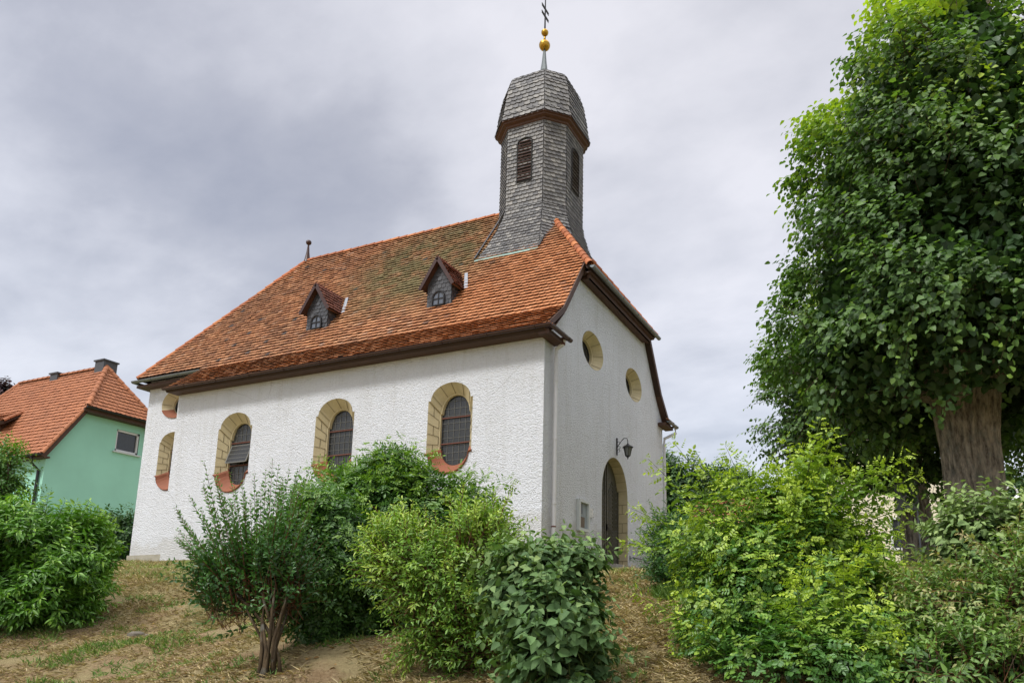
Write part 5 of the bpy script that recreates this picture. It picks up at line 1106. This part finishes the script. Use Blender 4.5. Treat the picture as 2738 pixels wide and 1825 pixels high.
shrub('dog_rose_shrub', (6.44, -7.86), [((6.5, -8.81, -1.97), (0.6, 0.48, 0.24)), ((6.89, -8.43, -1.88), (0.39, 0.32, 0.26)), ((6.16, -8.86, -1.91), (0.23, 0.18, 0.19)), ((6.29, -7.89, -0.97), (0.57, 0.46, 0.34)), ((6.62, -7.88, -0.86), (0.39, 0.32, 0.3)), ((6.41, -8.08, -1.39), (0.69, 0.55, 0.44)), ((5.9, -7.82, -1.07), (0.31, 0.25, 0.31)), ((6.79, -7.75, -1.12), (0.28, 0.23, 0.34)), ((6.06, -7.98, -1.53), (0.36, 0.29, 0.34)), ((6.81, -7.87, -1.58), (0.44, 0.35, 0.42)), ((6.6, -8.12, -1.84), (0.63, 0.51, 0.25)), ((5.98, -8.18, -1.82), (0.33, 0.26, 0.27))], 3200, .050, .55, OVAL, M['lf_rose'], 'huge dog rose with long arching yellow green shoots right of the church door', up=.45, ln=(.18,.4), nodes=5, pinn=4, ldroop=.2, spread=.95, gate=-.02, gsize=.45, tone=(.25,.65), tipgain=.45, tonez=.25, nstems=16, r0_=.014, stemsp=.25, fill=.08, spray=80, spray_len=(.35,.8), long_nodes=14, group='shrubs on the slope', long_=[((5.99, -8.08, -0.71), (5.57, -8.41, -0.01)), ((6.06, -8.06, -0.67), (5.75, -8.3, -0.18)), ((5.82, -8.03, -0.77), (5.33, -8.38, -0.14)), ((6.17, -8.02, -0.63), (5.99, -8.23, -0.04)), ((6.29, -8.07, -0.64), (6.16, -8.23, -0.18)), ((6.46, -8.22, -0.67), (6.41, -8.34, -0.21)), ((6.6, -8.17, -0.6), (6.8, -8.24, 0.11)), ((6.63, -8.15, -0.64), (6.91, -8.18, 0.03)), ((6.55, -8.08, -0.62), (6.55, -8.17, -0.22)), ((6.66, -8.13, -0.67), (6.85, -8.16, -0.13)), ((6.8, -8.08, -0.63), (7.26, -7.96, -0.25)), ((6.83, -8.06, -0.67), (7.47, -7.89, -0.16)), ((6.89, -8.02, -0.7), (7.52, -7.83, -0.35)), ((6.91, -7.88, -0.8), (7.42, -7.71, -0.6)), ((5.67, -8.07, -0.89), (5.16, -8.36, -0.57)), ((5.56, -8.1, -0.96), (5.07, -8.33, -0.87)), ((5.88, -8.12, -0.74), (5.67, -8.29, -0.37)), ((6.44, -8.11, -0.69), (6.29, -8.26, -0.31)), ((6.73, -8.1, -0.67), (7.02, -8.05, -0.29)), ((6.97, -7.91, -1.06), (7.29, -7.74, -1.2)), ((6.98, -7.95, -0.88), (7.35, -7.8, -0.79)), ((5.78, -8.28, -1.75), (5.58, -8.35, -1.82)), ((6.38, -8.15, -0.62), (6.44, -8.19, -0.33)), ((6.07, -8.06, -0.63), (5.92, -8.2, -0.3)), ((5.74, -8.25, -1.46), (5.63, -8.38, -1.6)), ((6.7, -8.13, -0.6), (6.67, -8.24, -0.17))])
shrub('pale_viburnum_shrub', (8.07, -6.45), [((8.1, -6.7, -0.78), (0.36, 0.29, 0.26)), ((8.3, -6.59, -0.88), (0.45, 0.36, 0.36)), ((7.93, -6.72, -1.04), (0.2, 0.18, 0.28)), ((8.55, -6.46, -0.99), (0.4, 0.32, 0.45))], 1000, .095, .58, OVATE, M['lf_vib'], 'pale grey green shrub with soft oval leaves beneath the big linden trunk', up=.6, ln=(.2,.45), nodes=5, ldroop=.4, spread=.85, gate=-.2, gsize=.5, tone=(.5,.95), tipgain=.35, nstems=9, r0_=.014, fill=.25, long_nodes=8, fold=.12, curl=.2, group='shrubs on the slope', long_=[((7.83, -6.83, -0.76), (7.7, -6.94, -0.5)), ((7.95, -6.8, -0.64), (7.83, -6.9, -0.42)), ((8.06, -6.76, -0.6), (8.06, -6.81, -0.38)), ((8.17, -6.71, -0.6), (8.23, -6.74, -0.36)), ((8.28, -6.66, -0.64), (8.39, -6.66, -0.4)), ((7.86, -6.8, -0.8), (7.71, -6.91, -0.6))])
shrub('bronze_green_shrub', (7.93, -8.26), [((7.97, -8.17, -1.46), (0.42, 0.34, 0.29)), ((7.78, -8.22, -1.62), (0.39, 0.31, 0.29)), ((8.13, -8.04, -1.71), (0.45, 0.36, 0.42)), ((7.67, -8.33, -1.83), (0.41, 0.33, 0.22)), ((7.43, -8.87, -1.87), (0.21, 0.16, 0.15)), ((7.77, -8.7, -1.96), (0.5, 0.4, 0.23)), ((8.27, -8.05, -1.42), (0.32, 0.27, 0.42))], 2600, .066, .42, LANCE, M['lf_pink'], 'layered shrub of small bronze tipped leaves in the bottom right corner', up=.2, ln=(.25,.5), nodes=9, ldroop=.3, spread=.8, droop=.25, gate=-.15, gsize=.45, tone=(.15,.55), tipgain=.55, nstems=10, r0_=.014, fill=.15, stem_mat=M['stem_red'], long_nodes=18, group='shrubs on the slope', long_=[((8.01, -8.19, -1.3), (7.65, -8.57, -1.25)), ((8.0, -8.17, -1.37), (7.49, -8.63, -1.33)), ((8.0, -8.16, -1.44), (7.54, -8.59, -1.4)), ((7.99, -8.15, -1.51), (7.58, -8.56, -1.48)), ((7.99, -8.13, -1.58), (7.62, -8.52, -1.55)), ((7.98, -8.12, -1.65), (7.46, -8.57, -1.63)), ((7.98, -8.11, -1.72), (7.51, -8.54, -1.71)), ((7.97, -8.1, -1.79), (7.55, -8.5, -1.78)), ((7.97, -8.08, -1.86), (7.59, -8.47, -1.86)), ((8.11, -8.18, -1.14), (7.74, -8.39, -0.89)), ((8.13, -8.15, -1.2), (7.83, -8.33, -0.98)), ((8.1, -8.15, -1.27), (7.64, -8.39, -1.11))])
shrub('hedge', (-16.18, 1.49), [((-16.18, 1.4, 0.89), (0.63, 0.51, 0.77)), ((-17.0, 1.08, 0.74), (0.84, 0.68, 0.84)), ((-15.7, 1.62, 0.82), (0.42, 0.54, 0.84)), ((-18.04, 0.66, 0.6), (1.13, 0.9, 0.99)), ((-19.18, 0.1, 0.87), (1.13, 0.9, 0.84))], 2600, .14, .5, OVAL, M['lf_hedge'], 'dark green garden hedge in front of the mint green house', 'hedge', up=.5, ln=(.25,.5), nodes=5, gate=-.6, tone=(.1,.45), nstems=8, r0_=.03)
shrub('tall_garden_hedge', (-2.56, 22.48), [((-3.06, 21.93, 4.24), (1.56, 1.5, 2.34)), ((-1.66, 22.63, 3.81), (1.56, 1.43, 2.23)), ((-3.59, 21.46, 5.33), (0.89, 0.86, 1.34)), ((-0.47, 23.25, 3.38), (1.34, 1.14, 1.78))], 3200, .22, .5, OVAL, M['lf_hedge'], 'dark green trees rising behind the church, right of its wall', 'trees', up=.5, ln=(.5,1.), nodes=5, gate=-.6, gsize=2., tone=(.1,.5), nstems=8, r0_=.1)
shrub('young_tree', (-8.05, -6.2), [((-7.6, -6.58, 1.05), (0.38, 0.3, 0.36)), ((-7.8, -6.72, 1.28), (0.4, 0.32, 0.32)), ((-7.56, -6.47, 0.59), (0.3, 0.24, 0.22)), ((-7.92, -6.64, 0.66), (0.36, 0.29, 0.4))], 650, .075, .5, OVAL, M['lf_rose'], 'young tree with sparse rounded leaves at the far left edge', 'tree', up=.2, ln=(.25,.45), nodes=6, ldroop=.3, gate=-.1, gsize=.6, tone=(.25,.6), tipgain=.2, nstems=6, r0_=.04, fill=.1)
shrub('purple_tree', (-46.17, 13.81), [((-45.78, 12.82, 11.98), (0.9, 0.72, 0.84)), ((-46.69, 12.45, 11.84), (1.13, 0.9, 1.13))], 500, .28, .6, OVAL, M['lf_purple'], 'dark purple tree showing above the green house roof', 'tree', up=.5, ln=(.5,1.), nodes=5, gate=-.4, gsize=2., nstems=5, r0_=.12)
shrub('garden_shrubbery', (10.87, 15.06), [((10.77, 14.9, 2.85), (0.53, 0.43, 0.53)), ((10.34, 14.73, 2.78), (0.61, 0.49, 0.69))], 500, .16, .5, OVAL, M['lf_hedge'], 'blue green garden bushes around the street lamp at the right edge', 'shrubs', up=.5, ln=(.3,.6), nodes=5, gate=-.6, nstems=4, r0_=.03, tone=(.2,.6))

# ---- lindens
def linden(label, base, zfork, trunk_r, prof, axis, n, size, seed, lean=(0, 0), group='clipped lindens', limbs=9, gate=-.5, tone=(.1, .45), ylim=None):
    """prof: list of (z, radius) of the crown about the vertical axis point (x, y)"""
    global rng
    rng = np.random.default_rng(seed); random.seed(seed)
    bx_, by_ = base; zg_ = float(ter(bx_, by_)); root = thing('linden_tree', (bx_, by_, zg_), label, 'tree', group)
    # trunk: fluted, lumpy surface of revolution following a slightly bent axis
    nz, na = 110, 150; zt_ = zfork+.55; V_ = []
    for iz in range(nz+1):
        f = iz/nz; z_ = zg_-.2+(zt_-zg_+.2)*f
        flare = 1+.55*math.exp(-f*9)+.42*max(0, (f-.62)/.38)**1.5
        cx_, cy_ = bx_+lean[0]*f+.03*math.sin(f*5), by_+lean[1]*f+.03*math.cos(f*4)
        for ia in range(na):
            an = 2*math.pi*ia/na
            rr_ = trunk_r*flare*(1+.07*math.sin(3*an+1.5+f*1.5)+.05*math.sin(5*an-f*3)+.025*math.sin(11*an+2*math.sin(f*6))+.018*math.sin(17*an+f*9)+.02*math.sin(f*19+an*2)+.09*abs(math.sin(9.5*an+1.3*math.sin(f*7+2*an)+f*2))**.6+.035*abs(math.sin(23*an-1.7*math.sin(f*11+an)+f*5))+.008*math.sin(61*f+9*an)*math.sin(31*an+f*23))
            V_.append((cx_+rr_*math.cos(an), cy_+rr_*math.sin(an), z_))
    i_ = np.arange(nz*na); j_ = (i_//na)*na+(i_+1) % na
    np_mesh('trunk', np.array(V_), np.stack([i_, j_, j_+na, i_+na], 1), M['bark'], root, smooth=True)
    lb = MB(); topc = Vector((bx_+lean[0], by_+lean[1], zfork+.05)); zmax_ = prof[-1][0]
    pr = np.array(prof)
    for k in range(limbs):
        an = 2*math.pi*k/limbs+.4; zt2 = zfork+.8+(zmax_-zfork-1.6)*((k*.618) % 1); rad = np.interp(zt2, pr[:, 0], pr[:, 1])*.75
        s0 = topc+Vector((math.cos(an), math.sin(an), 0))*trunk_r*.75; e_ = Vector((axis[0]+rad*math.cos(an), axis[1]+rad*math.sin(an), zt2)); pts = []; rd = []
        for q in range(8):
            f = q/7; p = s0.lerp(e_, f)+Vector((0, 0, .5*math.sin(math.pi*f)))+Vector((math.sin(f*7+k), math.cos(f*6+k), 0))*.06; pts.append(p); rd.append(trunk_r*.42*(1-f)+.03)
        lb.tube(pts, rd, 9)
    # one low limb to the left
    e_ = topc+Vector((-1.5, -.3, .12)); lb.tube([topc+Vector((-trunk_r*.5, -.1, -.45)), topc+Vector((-trunk_r*1.1, -.2, -.12)), topc+Vector((-.9, -.3, .05)), e_], [trunk_r*.36, trunk_r*.30, .11, .06], 9)
    lb.tube([(topc.x, topc.y, zfork), (axis[0], axis[1], (zfork+zmax_)/2), (axis[0], axis[1], zmax_-1)], [trunk_r*.6, .16, .04], 9)
    lb.build('limbs', M['bark'], root, smooth=True)
    Lv = Leaves(); z0_, z1_ = prof[0][0], prof[-1][0]
    zc = rng.uniform(z0_, z1_, n*3); an = rng.uniform(0, 2*math.pi, n*3); rr_ = np.interp(zc, pr[:, 0], pr[:, 1]); keep = rng.uniform(0, pr[:, 1].max(), n*3) < rr_+.25
    zc, an, rr_ = zc[keep][:n], an[keep][:n], rr_[keep][:n]
    dr_ = np.gradient(pr[:, 1], pr[:, 0]); slope = np.interp(zc, pr[:, 0], dr_)
    O_ = unit(np.stack([np.cos(an), np.sin(an), -np.clip(slope, -3, 2.5)], 1))
    base_ = np.stack([axis[0]+rr_*np.cos(an), axis[1]+rr_*np.sin(an), zc], 1); wv = wob(base_, 1.0); w2 = wob(base_+9.1, .5)
    # hollows: shells of leaves that stand back where the noise is low
    dep = np.where(rng.uniform(size=len(zc)) < .62, rng.uniform(0, .22, len(zc)), rng.uniform(.2, 1.1, len(zc))) + np.clip(-wv-.02, 0, 1)*1.7 - .12*wv - .06*w2
    P_ = base_-O_*dep[:, None]; kp = (w2 > gate)|(dep > .5)
    P_, O_, dep, wv, zc = P_[kp], O_[kp], dep[kp], wv[kp], zc[kp]
    D_ = unit(O_*.9+UP*.25+rng.normal(size=P_.shape)*.38); Ln_ = rng.uniform(.22, .5, len(P_))
    hz_ = (zc-z0_)/(z1_-z0_)
    clump = wob(P_+3.3, 1.6)
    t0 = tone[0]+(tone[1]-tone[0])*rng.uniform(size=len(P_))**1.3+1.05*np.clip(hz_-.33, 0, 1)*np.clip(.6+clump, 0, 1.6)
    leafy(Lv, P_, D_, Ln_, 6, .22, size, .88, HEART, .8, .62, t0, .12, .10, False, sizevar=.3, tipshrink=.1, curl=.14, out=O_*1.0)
    # inner leaves, the crown's inner shade put into their dark tone
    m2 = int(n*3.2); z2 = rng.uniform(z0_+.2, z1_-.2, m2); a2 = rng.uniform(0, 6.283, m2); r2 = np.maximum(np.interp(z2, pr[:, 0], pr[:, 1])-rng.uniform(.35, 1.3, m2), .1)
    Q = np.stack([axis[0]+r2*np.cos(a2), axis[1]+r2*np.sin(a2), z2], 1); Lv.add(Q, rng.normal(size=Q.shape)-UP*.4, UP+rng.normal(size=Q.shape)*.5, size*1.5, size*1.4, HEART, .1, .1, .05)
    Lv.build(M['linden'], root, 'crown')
    tw = rng.choice(len(P_), min(len(P_), 2500), replace=False)
    build_twigs([twig_geo(P_[tw], D_[tw], Ln_[tw], .22, .005, back=.8)], root, M['stem'])
    return root
linden('largest linden, thick ridged trunk and dense crown filling the right edge', (8.30, -2.25), 1.85, .36,
       [(1.38, .5), (1.45, 1.5), (1.65, 2.35), (2.2, 2.85), (2.85, 2.85), (3.4, 2.6), (4.0, 2.42), (4.75, 2.45), (5.5, 2.38), (6.4, 2.15), (7.1, 1.75), (7.6, 1.35), (8.3, 1.0), (9.0, .75), (9.6, .3)], (8.50, -2.35), 13500, .092, 5, lean=(.06, 0))
linden('second linden, slimmer shaded trunk seen behind the display box', (7.62, 1.9), 2.3, .27,
       [(.95, .3), (1.0, .7), (1.3, 1.0), (1.55, 1.8), (1.85, 2.5), (2.4, 2.75), (3.2, 2.6), (4.2, 2.5), (5.4, 2.0), (6.6, 1.2), (7.2, .2)], (7.3, 1.9), 6500, .085, 6, lean=(-.25, 0), limbs=7)
linden('third linden, only its low crown showing right of the big trunk', (11.3, 3.6), 2.6, .28,
       [(1.5, .4), (1.7, 1.5), (2.2, 2.1), (3.4, 2.3), (4.6, 2.1), (6, 1.2), (6.8, .2)], (11.3, 3.6), 2300, .085, 8, limbs=6)

# ------------------------------------------------------------------ ground litter: dry straw, green tufts, fallen leaves
rng = np.random.default_rng(3)
def visible_patch(n, x0, x1, y0, y1):
    x_ = rng.uniform(x0, x1, n); y_ = rng.uniform(y0, y1, n); return x_, y_
def blades(n, x0, x1, y0, y1, ln, wd, lift, tone, clump=None, thr=0.):
    x_, y_ = visible_patch(n, x0, x1, y0, y1)
    if clump:
        P_ = np.stack([x_, y_, np.zeros(n)], 1); k = wob(P_+tone[0]*7, clump) > thr; x_, y_ = x_[k], y_[k]
    inside = (x_ < .05) & (y_ > -.05) | (x_ < -12) & (y_ > 1.05); x_, y_ = x_[~inside], y_[~inside]; n = len(x_)
    P_ = np.stack([x_, y_, ter(x_, y_)-.005], 1); an = rng.uniform(0, 6.283, n); el = rng.uniform(*lift, n)
    A = np.stack([np.cos(an)*np.cos(el), np.sin(an)*np.cos(el), np.sin(el)], 1); L_ = rng.uniform(*ln, n)
    return P_, A, L_, rng.uniform(tone[0], tone[1], n)
def grass_obj(name, sets, mat, label_, cat):
    Lv = Leaves()
    for (P_, A, L_, t_), w_, sh in sets: Lv.add(P_, A, UP+rng.normal(size=A.shape)*.4, L_, w_ if isinstance(w_, float) else L_*w_[0], sh, .1, .25, t_)
    o = Lv.build(mat, None, name); tag(o, label_, cat, kind='stuff'); return o
BL = (.2, 1., .6, .7)
M['straw'] = L('straw_blade', (.22, .155, .08), (.42, .335, .18), (.62, .53, .32), .8, .2, .1)
M['grassb'] = L('grass_blade', (.07, .15, .03), (.16, .27, .06), (.40, .44, .14), .6, .3, .2)
M['litter'] = L('fallen_leaf', (.12, .06, .025), (.30, .17, .06), (.55, .38, .12), .8, .2, .1)
grass_obj('dry_grass', [(blades(170000, -9, 8.5, -9.8, -4.0, (.04, .12), .005, (-.1, .7), (0, .9), .8, -.6), .011, BL),
                        (blades(60000, 2.5, 7.5, -11.2, -5.0, (.04, .13), .005, (-.1, .7), (.1, .9)), .011, BL),
                        (blades(50000, -14, 8.5, -5.2, 0, (.04, .13), .005, (.2, 1.2), (.1, 1.), 1.2, -.5), .011, BL),
                        (blades(16000, .3, 7, -1, 5.2, (.04, .10), .005, (.3, 1.3), (.2, 1.)), .013, BL)], M['straw'], 'bleached dry grass lying over the bare brown slope', 'dry grass')
grass_obj('green_grass', [(blades(50000, -9, 8.5, -9.8, -4.0, (.04, .11), .006, (.3, 1.3), (0.05, .6), .45, .42), .013, BL),
                          (blades(16000, -9, -1.5, -9.8, -7.2, (.05, .13), .006, (.5, 1.4), (0.1, .7), .7, .35), .013, BL),
                          (blades(26000, -13, 8, -5.0, -.2, (.04, .11), .006, (.4, 1.3), (0.3, .95), .6, .1), .013, BL),
                          (blades(5000, 4.5, 5.3, -6.7, -5.7, (.07, .18), .008, (.6, 1.4), (0.1, .6), .6, .3), .013, BL),
                          (blades(16000, 6.0, 10, -8.5, -3, (.04, .14), .010, (.3, 1.3), (0.15, .8), .6, .1), .010, BL),
                          (blades(8000, .3, 9, -1, 5.2, (.04, .10), .006, (.3, 1.3), (0.3, 1.), .6, .1), .013, BL)], M['grassb'], 'tufts of green grass and weeds on the slope', 'grass')
grass_obj('leaf_litter', [(blades(2600, 0, 5, -9.8, -5.5, (.03, .07), .005, (-.1, .4), (0, .8), 1., -.2), (.6,), OVAL), (blades(1500, 6, 10, -9, -3, (.04, .09), .005, (-.1, .4), (0.2, 1.)), (.6,), OVAL),
                          (blades(700, -9, 0, -9.8, -4.5, (.02, .05), .005, (-.1, .5), (.3, 1.)), (.6,), OVAL)], M['litter'], 'brown fallen leaves under the shrubs', 'fallen leaves')
for x_, y_, s_ in ((-3.05, -6.95, .13), (-2.85, -6.9, .09)):
    r_ = MB(); z_ = float(ter(x_, y_)); pts = []
    r_.lathe((x_, y_, z_-.03), [(0, 0), (s_, .0), (s_*.9, s_*.4), (s_*.45, s_*.62), (0, s_*.6)], 7); r_.build('stone', M['rock'], None, label='larger flat grey stone half sunk in the bare slope' if s_ > .1 else 'smaller grey stone beside the flat one on the slope', cat='stone', group='stones on the slope')
